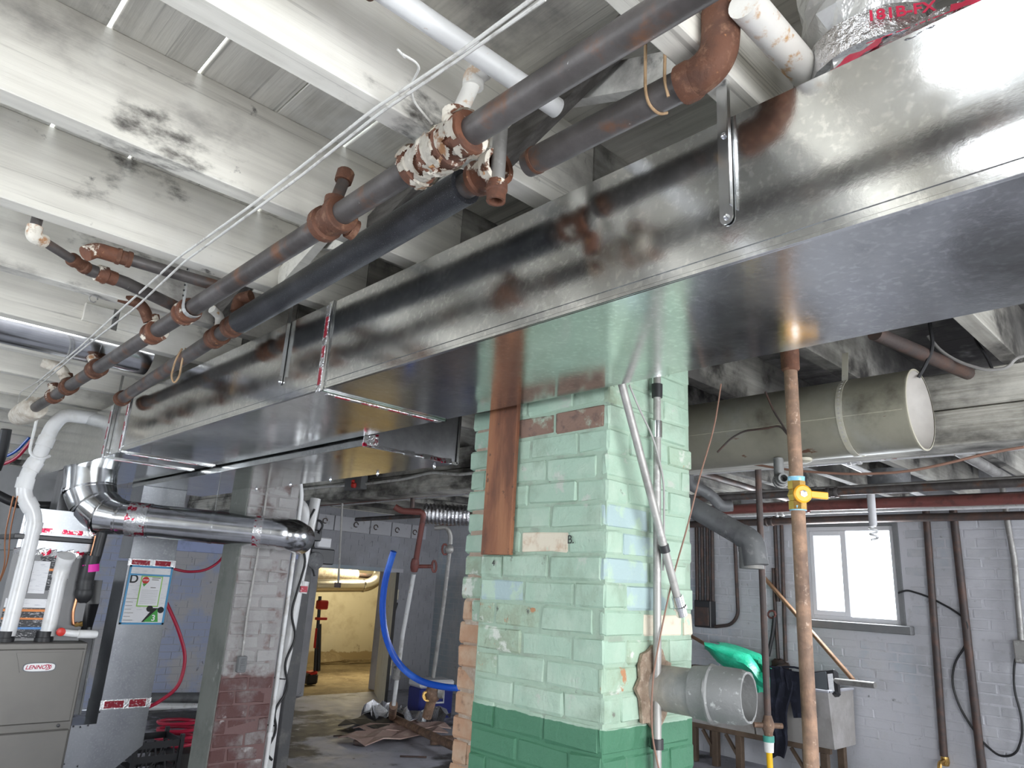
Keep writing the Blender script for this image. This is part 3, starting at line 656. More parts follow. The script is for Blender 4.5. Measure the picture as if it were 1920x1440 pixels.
# foil wrapped take-off on top of the trunk
def crumple(c, rx, rz, n, jit, ax=(0, 0, 1), L=.3):
    b = B(); rr_ = []
    for i in range(n): rr_.append((L * i / (n - 1), rx * (1 + random.uniform(-jit, jit))))
    b.lathe(c, ax, rr_, 22, wob=jit); b.sm = False; return b
c0 = PX(1640, 75, 1.36); c0.z = TZ1 - .02
film = crumple((1.40, .42, TZ1 - .01), .125, .1, 9, .10, (-.1, .05, 1), .32)
def apron(u, t):     # u: 0..1 along the duct edge (far to near), t: 0..1 up the apron
    y = .475 - .36 * u
    return V((TX0 + .004 + .085 * t + .006 * math.sin(9 * u + 5 * t), y, TZ1 - .012 + (.075 + .03 * math.sin(3.1 * u)) * t + .010 * noise.noise(V((u * 14, t * 6, 1.3)))))
n1, n2 = 34, 12
tp = B().sheet([[apron(i / n1, j / n2) + V((.007 * noise.noise(V((i * .8, j * .9, 4.4))), 0, .006 * noise.noise(V((i * .9, j * 1.1, 8.8))))) for j in range(n2 + 1)] for i in range(n1 + 1)], .0015); tp.sm = False
def patch(u0, u1, t0, t1):
    return B().sheet([[apron(u0 + (u1 - u0) * i / 10, t0 + (t1 - t0) * j / 4) + V((-.0075, 0, .0035)) for j in range(5)] for i in range(11)], .0008)
rp = patch(.02, .30, .18, .62); rp2 = patch(.62, .86, .30, .66)
def edge_frame(u, t):
    o = apron(u, t) + V((-.010, 0, .005)); r = (apron(u + .05, t) - apron(u - .05, t)).normalized(); up = (apron(u, t + .05) - apron(u, t - .05)).normalized()
    return o, r, (up - r * up.dot(r)).normalized()
o_, r_, u_ = edge_frame(.45, .42); tx = text_b('TAPE UL 181B-FX', .020, o_, r_, u_, .0006, True)
fb = B().lathe((1.395, .425, TZ1 + .085), (-.1, .05, 1), [(0, .128), (0, .134), (.065, .132), (.065, .126)], 40, wob=.015); fb.sm = False
c_ = V((1.395, .425, TZ1 + .115)); dv_ = V((-.86, -.50, 0)).normalized(); rt_ = V((.50, -.86, 0)).normalized()
t2 = text_b('181B-FX', .034, c_ + dv_ * .140 + rt_ * .02, rt_, (0, 0, 1), .0006, True)
thing('foil_taped_takeoff', 'crumpled foil taped and film wrapped take-off on top of the trunk duct at upper right', 'duct fitting', [('film_sleeve', film, 'plastic_film'), ('foil_band', fb, 'foil', [('band_lettering', t2, 'red_text')]), ('foil_tape', tp, 'foil', [('tape_print', rp, 'red_text'), ('tape_print', rp2, 'red_text'), ('tape_lettering', tx, 'red_text')])])

# ================================================================== overhead steel pipes
PXX, PZZ, pr_ = .86, 2.730, .0327
ypos = lambda x, y: PX(x, y, PXX).y
yA, yB_, yC, yD, yE, yF_, yG = ypos(840, 270), ypos(622, 408), ypos(345, 590), ypos(283, 635), ypos(175, 695), ypos(122, 730), ypos(95, 748)
px_at = lambda y: PXX + .004 * max(0, y - 1)
pc = lambda y, dz=0: V((px_at(y), y, PZZ + dz))
parts = [('pipe', B().tube([pc(-.9), pc(1.0), pc(3), pc(6.05)], pr_, 22), 'steel_pipe')]
# double tee with broken white covering
t1 = B().tube([pc(yA - .03), pc(yA + .08)], .043, 18).coupling(pc(yA - .035), (0, 1, 0), .045, .104, .0075).coupling(pc(yA + .085), (0, 1, 0), .045, .109, .0075)
t1.lathe(pc(yA - .02), (.0, .05, 1), [(0, .026), (.06, .026), (.062, .031), (.085, .031)], 16)
def crust(y0, y1, rad, thr, seed, n=100, m=64):
    b = B(); vs = []
    for i in range(m):
        row = []
        for k in range(n):
            a = 2 * math.pi * k / n; y = y0 + (y1 - y0) * i / (m - 1)
            nn = noise.noise(V((math.cos(a) * 1.6 + seed, math.sin(a) * 1.6, y * 26))) ; n2 = noise.noise(V((math.cos(a) * 5 + seed, math.sin(a) * 5, y * 80)))
            w = min(1, (y - y0) / .01, (y1 - y) / .01); r = rad(y) + .0045 + .003 * n2
            row.append((pc(y) + V((math.cos(a) * r, 0, math.sin(a) * r)), nn + .35 * n2))
        vs.append(row)
    bv = [[b.bm.verts.new(p[0]) for p in row] for row in vs]
    for i in range(m - 1):
        for k in range(n):
            k2 = (k + 1) % n
            if (vs[i][k][1] + vs[i + 1][k2][1]) / 2 > thr: b.bm.faces.new((bv[i][k], bv[i][k2], bv[i + 1][k2], bv[i + 1][k]))
    for v in [v for v in b.bm.verts if not v.link_faces]: b.bm.verts.remove(v)
    bmesh.ops.solidify(b.bm, geom=list(b.bm.faces), thickness=.003); b.sm = True
    return b
fl = crust(yA - .085, yA + .135, lambda y: .047 + (.0045 if abs(y - yA + .075) < .02 or abs(y - yA - .02) < .02 or abs(y - yA - .125) < .02 else 0), -.02, 3.3)
parts.append(('tee', t1, 'rust_flaked', [('plaster_crust', fl, 'rust_white')]))
t2 = B().coupling(pc(yB_), (0, 1, 0), .0436, .114, .0085); t2.lathe(pc(yB_), (0.02, .0, 1), [(0, .025), (.045, .025), (.047, .031), (.068, .031)], 16)
t2.lathe(pc(yB_ - .01), (1, .0, -.15), [(0, .025), (.05, .026), (.05, .032), (.07, .032)], 16)
parts.append(('tee', t2, 'rust'))
for y, m, L in ((yC, 'rust_flaked', .075), (yD, 'rust_flaked', .085), (yE, 'rust', .09), (yF_, 'rust', .08), (yG, 'rust_flaked', .07)):
    b = B().coupling(pc(y), (0, 1, 0), .0414, L * 1.09, .0075)
    if y != yC: b.lathe(pc(y), (-.3, .1, 1), [(0, .024), (.05, .024), (.052, .03), (.075, .03)], 14)
    parts.append(('coupling', b, m))
n2 = PX(655, 300, .80)
parts.append(('nipple', B().tube([pc(yB_, .05), pc(yB_, .14) + V((.02, 0, 0))], .018, 14), 'steel_pipe'))
parts.append(('cap', B().lathe(pc(yB_, .13) + V((.017, 0, 0)), (.15, 0, 1), [(0, .019), (0, .025), (.012, .026), (.034, .026), (.04, .021)], 14), 'rust'))
parts.append(('nipple', B().tube([pc(yA - .02, .06), pc(yA - .05, .16) + V((.02, 0, 0))], .019, 14), 'white_rusty'))
parts.append(('branch_elbow', B().tube([pc(yD, .04) + V((-.03, .0, 0)), pc(yD, .11) + V((-.07, .0, 0)), pc(yD, .12) + V((-.16, .02, 0))], .024, 14, .05), 'rust'))
parts.append(('branch_elbow', B().tube([pc(yE, .04) + V((-.02, .0, 0)), pc(yE, .10) + V((-.05, .02, 0)), pc(yE, .12) + V((-.15, .04, 0))], .028, 14, .05, wob=.06), 'rust_white'))
parts.append(('branch_elbow', B().tube([pc(yF_, .04) + V((-.02, .0, 0)), pc(yF_, .10) + V((-.05, .02, 0)), pc(yF_, .12) + V((-.15, .04, 0))], .032, 14, .05, wob=.08), 'plaster_wrap'))
parts.append(('insulation_end', B().lathe(pc(5.6), (-.05, 1, -.02), [(0, .050), (0, .072), (.05, .078), (.30, .076), (.42, .065), (.42, .02)], 20, wob=.05), 'plaster_wrap'))
thing('main_steel_pipe', 'long dark steel pipe with rusty tees and couplings running above the camera', 'pipe', parts)
# white nipple elbow and white branch above the double tee
w0 = PZ(672, -8, 2.87)
p = pc(yA - .05, .16) + V((.02, 0, 0))
pp = [('pipe', B().tube([V((.15, w0.y - .02, 2.89)), V((p.x + .20, w0.y - .04, 2.89))], .025, 18), 'white_pipe'),
      ('elbow', B().tube([p + V((0, 0, -.012)), p + V((0, 0, .02)), p + V((.01, -.03, .03))], .0255, 14, .03), 'white_rusty'),
      ('union', B().coupling(V((.53, w0.y - .028, 2.89)), (1, 0, 0), .029, .065, .004), 'rust')]
thing('white_branch_pipe', 'white painted branch pipe lying across the joists at top centre', 'pipe', pp)

# insulated pipe, then bare rusty end
i0, i1, i2 = V((1.038, 1.340, 2.766)), V((1.080, 2.844, 2.751)), V((1.148, 4.65, 2.708))
ax = (i1 - i0).normalized(); ax2 = (i2 - i1).normalized()
pp = [('foam_sleeve', B().tube([i0, i0.lerp(i1, .33) + V((0, 0, -.004)), i0.lerp(i1, .66) + V((.004, 0, .0)), i1], .0485, 22), 'black_foam'),
      ('pipe', B().tube([i1 - ax * .05, i2], .033, 18), 'steel_pipe'),
      ('pipe_stub', B().tube([i0 + ax * .03, i0 - ax * .08], .034, 18), 'steel_pipe'),
      ('coupling', B().coupling(i1 + ax2 * .05, ax2, .041, .12, .0065).lathe(i1 + ax2 * .06, (0, 0, 1), [(0, .022), (.06, .022), (.06, .028), (.09, .028)], 14), 'rust'),
      ('coupling', B().coupling(i1 + ax2 * .26, ax2, .040, .10, .0065), 'rust'),
      ('elbow', B().tube([i1 + ax2 * .06 + V((0, 0, .08)), i1 + ax2 * .06 + V((0, 0, .12)), i1 + ax2 * .06 + V((.03, -.05, .13))], .026, 14, .04), 'rust'),
      ('white_elbow', B().tube([i1 + ax2 * .26 + V((0, 0, .03)), i1 + ax2 * .26 + V((0, 0, .095)), i1 + ax2 * .26 + V((-.05, -.02, .11))], .02, 12, .03), 'white_rusty'),
      ('end_collar', B().coupling(i2, ax2, .041, .055, .005), 'rust')]
e = i0 - ax * .08
pp.append(('open_tee', B().lathe(e + ax * .035, -ax, [(0, .033), (0, .045), (.016, .047), (.022, .041), (.06, .041), (.064, .048), (.092, .048), (.092, .034), (.03, .031), (.03, .002)], 20, (False, False)), 'rust_flaked'))
thing('insulated_pipe', 'pipe in black foam insulation with a rusty bare end, between main pipe and duct', 'pipe', pp)
# hanging nipple below the open tee
c = PX(930, 372, 1.03)
pp = [('nipple', B().tube([V((c.x, c.y, 2.90)), V((c.x, c.y, c.z + .03))], .019, 14), 'conduit_grey'),
      ('threaded_collar', B().lathe((c.x, c.y, c.z + .045), (0, 0, -1), [(0, .0195), (0, .0265), (.024, .0275), (.028, .024), (.054, .024), (.054, .018), (.03, .016), (.03, .001)], 16, (False, False)), 'rust_flaked')]
thing('capped_nipple', 'short vertical nipple with an open threaded rusty end beside the open tee', 'pipe', pp)
# third pipe with large elbow
k0, k1 = V((1.0755, 1.1426, 2.767)), V((1.0845, .671, 2.767))
pp = [('pipe', B().lathe(k0, k1 - k0, [(.03, .004), (.0, .022), (0, .0325), (.012, .0335), (.47, .0335)], 20, (False, True)), 'steel_pipe'),
      ('thread_ring', B().lathe(k0 + V((0, -.024, 0)), (0, -1, 0), [(0, .033), (0, .035), (.009, .035), (.009, .033)], 20), 'rust'),
      ('elbow', B().lathe(k1 + V((0, .028, 0)), (0, -1, 0), [(0, .031), (0, .0415), (.024, .042), (.033, .039), (.033, .02)], 20).tube([k1 + V((0, .01, 0)), k1 + V((.0, -.018, .003)), k1 + V((.002, -.042, .016)), k1 + V((.004, -.056, .042)), k1 + V((.005, -.06, .08)), k1 + V((.005, -.06, .13))], .0385, 22, .015), 'rust'),
      ('riser', B().tube([k1 + V((.005, -.06, .12)), k1 + V((.005, -.06, .35))], .034, 18), 'rust')]
thing('elbow_pipe', 'short open ended steel pipe with a big rusty elbow beside the trunk duct', 'pipe', pp)
# wire loop round it
c = PX(1228, 180, 1.08); lo = V((c.x, c.y, 2.767))
thing('tie_wire', 'rusty tie wire looped under the short elbow pipe', 'wire', [('tie_wire', B().tube([lo + V((-.034, .0, .20)), lo + V((-.035, 0, 0)), lo + V((-.022, 0, -.030)), lo + V((.01, -.004, -.036)), lo + V((.03, -.01, -.024))], .0035, 8, .02), 'wire_tan')])
lo2 = V((1.082, PX(1262, 110, 1.08).y, 2.767))
thing('tie_wire', 'pale tie wire hanging from the ceiling beside the big rusty elbow', 'wire', [('tie_wire', B().tube([lo2 + V((-.03, 0, .18)), lo2 + V((-.032, 0, .05)), lo2 + V((-.034, .0, 0)), lo2 + V((-.02, 0, -.03))], .0035, 8, .02), 'wire_tan')])
# white pipe over the duct at right
wy = PZ(1455, 75, 2.855)
thing('white_crossing_pipe', 'white rust speckled pipe passing over the trunk duct at upper right', 'pipe', [('pipe', B().tube([V((1.06, wy.y, 2.86)), V((1.9, wy.y, 2.86))], .034, 20), 'white_rusty')])
# perforated strap round the main pipe
sy = ypos(362, 560); c = pc(sy)
path = [V((c.x - .048, sy, 3.05)), V((c.x - .044, sy, 2.88)), V((c.x - .039, sy, 2.75))] + [c + V((-math.cos(t) * .039, 0, -math.sin(t) * .039)) for t in (0, .4, .8, 1.2, 1.6, 2.0, 2.4)]
hb = B()
for k in range(13): hb.lathe((c.x - .0495 + .0005 * k, sy + .0, 3.03 - .022 * k), (-1, 0, 0), [(0, .0001), (.0, .004), (.0045, .004), (.0045, .0001)], 8)
thing('perforated_strap', 'perforated steel hanger strap holding the long dark steel pipe', 'strap', [('band', B().ribbon(path, (0, 1, 0), .028, .002), 'strap_grey'), ('holes', hb, 'ink_black')])
# twine loop on the rusty pipe
c = i1.lerp(i2, .36)
thing('twine_loop', 'tan twine loop hanging from the rusty bare pipe end', 'twine', [('twine_loop', B().tube([c + V((-.03, 0, .03)), c + V((-.045, .02, -.03)), c + V((-.045, .035, -.11)), c + V((-.03, .02, -.145)), c + V((-.02, -.005, -.11)), c + V((-.025, -.015, -.03)), c + V((-.02, -.02, .03))], .0045, 8, .03), 'wire_tan')])
# pair of cables stapled along the joists
def poly_px(pts, z=None, jit=0): return [PZ(x, y, z - (0 if x > 480 else .022 if x > 300 else .045)) + V((0, 0, random.uniform(-jit, jit))) for x, y in pts]
wp = [(1010, -12), (860, 98), (700, 205), (560, 318), (470, 385), (335, 482), (240, 568), (150, 650), (70, 716)]
thing('ceiling_cable', 'upper of two white cables running diagonally under the joists', 'cable', [('cable', B().tube(poly_px(wp, 2.812, .004), .0042, 8, .06), 'cable_white'), ('tail', B().tube([PZ(70, 716, 2.812), PZ(38, 735, 2.80), PZ(30, 775, 2.75)], .003, 8, .05), 'cable_white')])
wp = [(1022, -4), (868, 106), (710, 214), (572, 324), (480, 391), (348, 488), (255, 576), (145, 662), (75, 722), (40, 760)]
thing('ceiling_cable', 'lower of two white cables running diagonally under the joists', 'cable', [('cable', B().tube(poly_px(wp, 2.808, .004), .0042, 8, .06), 'cable_white')])
thing('thin_wire_end', 'thin curled wire end hooked on the joist above the double tee', 'wire', [('thin_wire_end', B().tube([PZ(745, 92, 2.815), PZ(762, 110, 2.81), PZ(752, 100, 2.81), PZ(790, 122, 2.81), PZ(770, 160, 2.815), PZ(775, 190, 2.81), PZ(810, 232, 2.80)], .0028, 8, .03), 'cable_white')])
# small piping at upper left
q = lambda x, y, z: PZ(x, y, z)
za = 2.79
A = q(62, 405, 2.80); b0 = q(62, 440, za); b1 = q(165, 505, za); b2 = q(235, 530, za)
pp = [('drop_pipe', B().tube([V((b0.x, b0.y, 3.08)), b0], .017, 14), 'steel_pipe'), ('elbow', B().tube([b0 + V((0, 0, .03)), b0 + V((0, 0, -.005)), b0.lerp(b1, .18)], .024, 14, .03), 'rust_white'),
      ('pipe', B().tube([b0, b1], .016, 14), 'steel_pipe'), ('coupling', B().coupling(b0.lerp(b1, .82), b1 - b0, .021, .08, .004), 'rust'),
      ('union', B().lathe(b1, b2 - b1, [(0, .015), (0, .022), (.03, .022), (.03, .032), (.065, .034), (.07, .027), (.10, .027), (.10, .02)], 10), 'rust_flaked'),
      ('lower_pipe', B().tube([b1, b2, q(330, 575, za)], .024, 14), 'steel_pipe')]
thing('small_branch_pipe', 'small rusty branch pipe with white flaked elbow and union at upper left', 'pipe', pp)
za = 2.80
c0, c1 = q(180, 468, za), q(420, 540, za)
pp = [('open_elbow', B().tube([c0 + V((-.03, -.01, -.03)), c0, c0.lerp(c1, .16)], .027, 14, .02), 'rust_flaked'), ('pipe', B().tube([c0, c1], .022, 14), 'steel_pipe'), ('coupling', B().coupling(c0.lerp(c1, .2), c1 - c0, .026, .05, .004), 'rust')]
thing('joist_pipe', 'rusty pipe with an open elbow running along the third joist at left', 'pipe', pp)
thing('eye_hook', 'small eye hook screwed into the joist at left', 'hook', [('eye_hook', B().tube([q(175, 560, 2.82) + V((.016 * math.cos(t), 0, .016 * math.sin(t))) for t in [k * .7 for k in range(9)]], .003, 8), 'conduit_grey')])
pz_ = q(216, 600, 2.82)
thing('short_strap', 'short perforated strap tab hanging from the nailed block at left', 'strap', [('band', B().ribbon([pz_ + V((0, 0, .05)), pz_, pz_ + V((0, -.005, -.05))], (1, .3, 0), .028, .002), 'strap_metal'), ('holes', B().lathe(pz_ + V((-.001, -.004, -.02)), (0, -1, 0), [(-.001, .0001), (-.001, .004), (.003, .004), (.003, .0001)], 8).lathe(pz_ + V((-.001, -.004, .01)), (0, -1, 0), [(-.001, .0001), (-.001, .004), (.003, .004), (.003, .0001)], 8), 'ink_black')])

# ================================================================== furnace
FY = 5.6; FX0, FX1 = .965, 1.488
g = lambda x, y: PY(x, y, FY)
ft = g(165, 1205).z; fs = .735
parts = [('cabinet', B().box(FX0, FX1, FY, FY + .75, .30, ft, .006), 'furnace_paint'), ('stand', B().box(FX0 + .01, FX1 - .01, FY + .02, FY + .74, 0, .30), 'coil_paint')]
up = B().box(FX0 + .006, FX1 - .012, FY - .022, FY + .002, fs + .022, ft - .035, .008)
pk = B().prism([(1.085, FY - .022, ft - .055), (1.37, FY - .022, ft - .055), (1.35, FY - .022, ft - .105), (1.325, FY - .022, ft - .175), (1.30, FY - .022, ft - .185), (1.15, FY - .022, ft - .185), (1.125, FY - .022, ft - .17), (1.105, FY - .022, ft - .105)], (0, -.006, 0))
lip = B().bar((FX0 + .006, FY - .024, ft - .045), (FX1 - .012, FY - .024, ft - .045), .012, .012).bar((FX1 - .02, FY - .024, ft - .05), (FX1 - .02, FY - .024, fs + .03), .008, .012, up=(1, 0, 0))
parts.append(('upper_door', up, 'furnace_paint', [('badge_pocket', pk, 'furnace_paint'), ('door_lip', lip, 'furnace_paint')]))
parts.append(('lower_door', B().box(FX0 + .006, FX1 - .012, FY - .024, FY + .002, .33, fs - .022, .008), 'furnace_paint', [('door_knob', B().lathe((g(108, 1365).x, FY - .0, fs + .0), (0, -1, 0), [(0, .010), (.012, .010), (.014, .004)], 12), 'black_plastic'), ('finger_hole', B().lathe((1.17, FY - .02, .47), (0, -1, 0), [(0, .028), (.006, .026), (.007, .001)], 16), 'black_plastic')]))
bc = g(72, 1250); 
def ell(cx, cz, rx, rz, y, th, n=28, pw=.6):
    pts = []
    for k in range(n):
        a = 2 * math.pi * k / n; c, s = math.cos(a), math.sin(a)
        pts.append(V((cx + math.copysign(abs(c) ** pw, c) * rx, y, cz + math.copysign(abs(s) ** pw, s) * rz)))
    return B().prism(pts, (0, -th, 0))
parts.append(('badge', ell(bc.x, bc.z, .092, .029, FY - .027, .004), 'badge_rim', [('badge_face', ell(bc.x, bc.z, .086, .024, FY - .030, .003), 'badge_white'), ('badge_lettering', text_b('LENNOX', .034, (bc.x - .006, FY - .0335, bc.z), (1, 0, 0), (.25, 0, 1), .0005, True), 'logo_red'),
    ('badge_swoosh', B().tube([V((bc.x + .035 + .03 * math.cos(t), FY - .0335, bc.z + .015 * math.sin(t))) for t in [-1.6 + .32 * k for k in range(11)]], .0022, 6), 'logo_red')]))
for x in (15, 90):
    c = g(x, 1200); parts.append(('pipe_coupling', B().lathe((c.x, FY + .12, ft - .005), (0, 0, 1), [(0, .05), (0, .056), (.03, .056), (.032, .052), (.07, .052), (.07, .04)], 20), 'black_rubber'))
thing('furnace', 'taupe gas furnace with oval logo badge at lower left corner', 'furnace', parts)
# evaporator coil case on top
CY_ = 5.72; h = lambda x, y: PY(x, y, CY_)
cz1 = h(100, 1036).z; x0, x1 = FX0 + .0, FX1 - .03
parts = [('case', B().box(x0, x1, CY_, CY_ + .55, ft, cz1, .004), 'coil_paint')]
parts.append(('warning_label', B().box(x0 + .16, x1 - .16, CY_ - .003, CY_ + .001, ft + .32, cz1 - .03), 'label_dark', [('orange_stripe', B().box(x0 + .16, x1 - .16, CY_ - .005, CY_ - .002, cz1 - .12, cz1 - .105), 'label_orange')]))
parts.append(('warning_label', B().box(x0 + .02, x1 - .16, CY_ - .003, CY_ + .001, ft + .02, ft + .205), 'label_dark', [('orange_stripe', B().box(x0 + .02, x1 - .16, CY_ - .005, CY_ - .002, ft + .185, ft + .2).box(x0 + .02, x1 - .16, CY_ - .005, CY_ - .002, ft + .135, ft + .147), 'label_orange'), ('blue_stripe', B().box(x0 + .02, x1 - .16, CY_ - .005, CY_ - .002, ft + .075, ft + .088), 'label_blue')]))
parts.append(('spec_sheet', B().box(x0 + .02, x1 - .16, CY_ - .003, CY_ + .001, ft + .21, ft + .265), 'paper'))
parts.append(('tag_sheet', B().box(x0 + .13, x0 + .225, CY_ - .006, CY_ - .003, ft + .30, cz1 - .06), 'paper'))
b = B()
for k in range(14): b.obox((x0 + .02 + k * .034, CY_ - .004, cz1 - .004 + random.uniform(-.008, .008)), (.02, 0, .006), (0, .005, .002), (0, random.uniform(-.006, .006), .018))
parts.append(('foil_tape', b, 'foil_printed'))
parts.append(('transition', B().box(x0 + .01, x1, CY_ + .005, CY_ + .54, cz1, cz1 + .075, .003), 'drop_metal'))
parts.append(('black_joint', B().box(x0 - .02, x1 + .02, CY_ - .02, CY_ + .56, cz1 + .075, cz1 + .105, .004), 'black_plastic'))
zp = PY(100, 955, CY_).z
parts.append(('plenum_neck', B().box(1.215, x1 + .01, CY_ + .30, CY_ + .53, zp - .01, TZ0 - .002, .003), 'dark_metal'))
parts.append(('plenum', B().box(x0 + .01, x1 + .02, CY_ + .005, CY_ + .54, cz1 + .105, zp, .003), 'drop_metal', [('plenum_tape', B().box(x0 + .02, x1 + .01, CY_ + .001, CY_ + .006, cz1 + .125, cz1 + .155), 'foil_printed')]))
thing('evaporator_coil', 'dark grey coil case with warning labels stacked on the furnace', 'coil case', parts)
# vent pipes
yv = FY + .12; k = lambda x, y: PY(x, y, yv)
r1 = .047
path = [k(13, 1192), k(58, 1010), k(67, 968), k(42, 925), k(52, 888), k(72, 858), k(98, 800), k(118, 778)]
path = [V((p.x, yv, p.z)) for p in path]; path.append(V((path[-1].x + .25, yv, path[-1].z + .02)))
parts = [('pipe', B().tube(path, r1, 20, .10, 6), 'pvc')]
for a, c in ((1, 2), (2, 3), (3, 4), (4, 5), (5, 6)):
    m = path[a].lerp(path[c], .5); parts.append(('hub', B().lathe(m - (path[c] - path[a]).normalized() * .035, path[c] - path[a], [(0, r1), (0, r1 + .006), (.07, r1 + .006), (.07, r1)], 20), 'pvc'))
parts.append(('hanger_hook', B().tube([path[5] + V((r1 + .014, -.01, .02)), path[5] + V((0, -r1 - .014, -.02)), path[5] + V((-r1 - .014, 0, .02)), path[5] + V((-r1 - .014, 0, .3))], .010, 8, .05), 'pvc'))
thing('vent_pipe', 'tall white plastic vent pipe with elbows rising from the furnace to the ceiling', 'pipe', parts)
p0, p1, p2, p3 = k(88, 1192), k(113, 1078), k(116, 1064), k(118, 1044)
thing('intake_pipe', 'short white plastic intake pipe with a bent open top on the furnace', 'pipe', [('pipe', B().tube([p0, p1], .046, 20), 'pvc'), ('elbow', B().tube([p1 - V((0, 0, .02)), p1 + V((.005, 0, .05)), p1 + V((.0, -.05, .12))], .052, 20, .05), 'pvc', [('elbow_rim', B().lathe(p1 + V((.001, -.045, .105)), (0, -.55, 1), [(0, .052), (0, .057), (.025, .057), (.025, .05)], 20), 'pvc')])])
c = PY(140, 1190, FY - .02)
thing('condensate_trap', 'white plastic condensate trap with a red cap on the furnace top', 'pipe fitting', [('trap_body', B().tube([c + V((-.10, .02, .02)), c + V((-.03, .01, .008)), c + V((.10, 0, 0))], .022, 14, .03), 'pvc'), ('outlet', B().lathe(c + V((.02, .0, .004)), (1, 0, -.02), [(0, .027), (.10, .027), (.115, .02), (.12, .002)], 14), 'pvc'), ('red_cap', B().lathe(c + V((-.085, 0, .018)), (0, -1, 0), [(-.01, .026), (.015, .026), (.018, .02)], 16), 'red_paint')])
# refrigerant lines
yl = CY_ - .05; k2 = lambda x, y: PY(x, y, yl)
l1 = [k2(195, 985), k2(178, 1050), k2(165, 1090), k2(160, 1128)]
thing('suction_line', 'thick black insulated refrigerant line with pink tape beside the coil case', 'pipe', [('foam_sleeve', B().tube([k2(205, 950)] + l1[:2] + [k2(163, 1085)], .036, 14, .1), 'black_rubber'), ('foam_wrap', B().tube([k2(172, 1042), k2(160, 1090), k2(158, 1105)], .052, 14, .05, wob=.06), 'black_rubber'), ('foam_plug', B().ball(k2(158, 1112), .065, 14, .9, .7, 1.1, .05), 'black_rubber'), ('pink_tape', B().lathe(k2(169, 1058), V((.15, 0, -1)), [(0, .050), (0, .056), (.05, .057), (.05, .05)], 16), 'pink_tape')])
thing('liquid_line', 'thin copper refrigerant line bending down the coil case', 'pipe', [('copper_tube', B().tube([k2(180, 1005), k2(172, 1040), k2(150, 1100), k2(136, 1150), k2(137, 1172), k2(145, 1168)], .010, 10, .05), 'copper'), ('brass_fitting', B().lathe(k2(140, 1172), (1, -.2, .2), [(0, .014), (.03, .014), (.03, .018), (.045, .018)], 8), 'brass')])
thing('thermostat_wires', 'pair of thin copper coloured wires hanging at the left edge', 'wire', [('left_wire', B().tube([PD(25, 930, 4.5), PD(8, 1010, 4.5), PD(10, 1060, 4.5), PD(-6, 1100, 4.5)], .004, 6, .08), 'copper'), ('right_wire', B().tube([PD(33, 930, 4.5), PD(18, 1000, 4.5), PD(16, 1050, 4.5), PD(0, 1090, 4.5)], .004, 6, .08), 'copper')])
thing('insulated_line', 'black insulated line sagging along the back of the furnace plenum', 'pipe', [('foam_sleeve', B().tube([PY(-10, 925, 6.6), PY(30, 945, 6.55), PY(90, 950, 6.5), PY(150, 945, 6.5)], .035, 12, .2), 'black_rubber')])
thing('red_cable', 'red cable strung in the dark ceiling above the furnace', 'cable', [('cable', B().tube([PD(-10, 875, 6.8), PD(30, 862, 6.8), PD(60, 825, 6.8)], .016, 8, .2), 'red_hose')])
thing('blue_cable', 'blue cable strung in the dark ceiling above the furnace', 'cable', [('cable', B().tube([PD(-10, 862, 6.9), PD(28, 850, 6.9), PD(55, 820, 6.9)], .014, 8, .2), 'blue_pipe')])
thing('black_hose', 'black hose bundle under the plaster wrapped pipe end', 'hose', [('black_hose', B().tube([PD(12, 805, 5.2), PD(4, 850, 5.2), PD(-8, 880, 5.2)], .035, 12, .1), 'black_rubber')])
# clutter behind furnace
thing('metal_offcut', 'narrow grey sheet metal offcut leaning between furnace and drop duct', 'sheet metal', [('sheet', B().obox(V((1.60, 6.085, .97)), (.055, 0, .0), (0, .004, .0), (-.004, 0, .26)), 'galv_dark'), ('folded_edge', B().obox(V((1.65, 6.079, .97)), (.006, 0, .0), (0, .006, .0), (-.004, 0, .26)), 'galv_dark')])
gb = [[V((1.56 + j * .045 + .02 * math.sin(i), 6.55 + .05 * math.sin(i * 2.1 + j), 1.62 - i * .18)) for j in range(5)] for i in range(10)]
thing('black_sheeting', 'crumpled black plastic sheeting hanging behind the furnace', 'sheeting', [('black_sheeting', B().sheet(gb, .004), 'black_plastic')])
b = B(); cc = PZ(285, 1385, 0) 
def crate(c, w, d, hgt, label, m='black_plastic'):
    sl = []; x, y, z = c
    for k in range(4):
        z0 = z + hgt * k / 4
        for (a, e) in (((x - w / 2, y - d / 2), (x + w / 2, y - d / 2)), ((x - w / 2, y + d / 2), (x + w / 2, y + d / 2)), ((x - w / 2, y - d / 2), (x - w / 2, y + d / 2)), ((x + w / 2, y - d / 2), (x + w / 2, y + d / 2))):
            sl.append(('slat', B().bar((*a, z0 + hgt * .1), (*e, z0 + hgt * .1), .012, hgt * .12), m))
    for a in (-1, 1):
        for e in (-1, 1): sl.append(('corner_post', B().box(x + a * w / 2 - .015, x + a * w / 2 + .015, y + e * d / 2 - .015, y + e * d / 2 + .015, z, z + hgt), m))
    bk = B()
    for q in range(5): bk.bar((x - w / 2, y - d / 2, z + .02) if q % 2 else (x - w / 2 + w * q / 5, y - d / 2, z + .02), (x - w / 2 + w * (q + 1) / 5, y - d / 2, z + hgt - .03), .01, .012)
    for q in range(5): bk.bar((x + w / 2 - w * q / 5, y - d / 2, z + .02), (x - w / 2 + w * (4 - q) / 5, y - d / 2, z + hgt - .03), .01, .012)
    sl.append(('lattice', bk, m)); sl.append(('bottom', B().box(x - w / 2, x + w / 2, y - d / 2, y + d / 2, z, z + .012), m))
    thing('milk_crate', label, 'crate', sl)
crate((2.42, 6.75, 0), .36, .36, .42, 'black plastic crate on the floor behind the drop duct')
hp = []
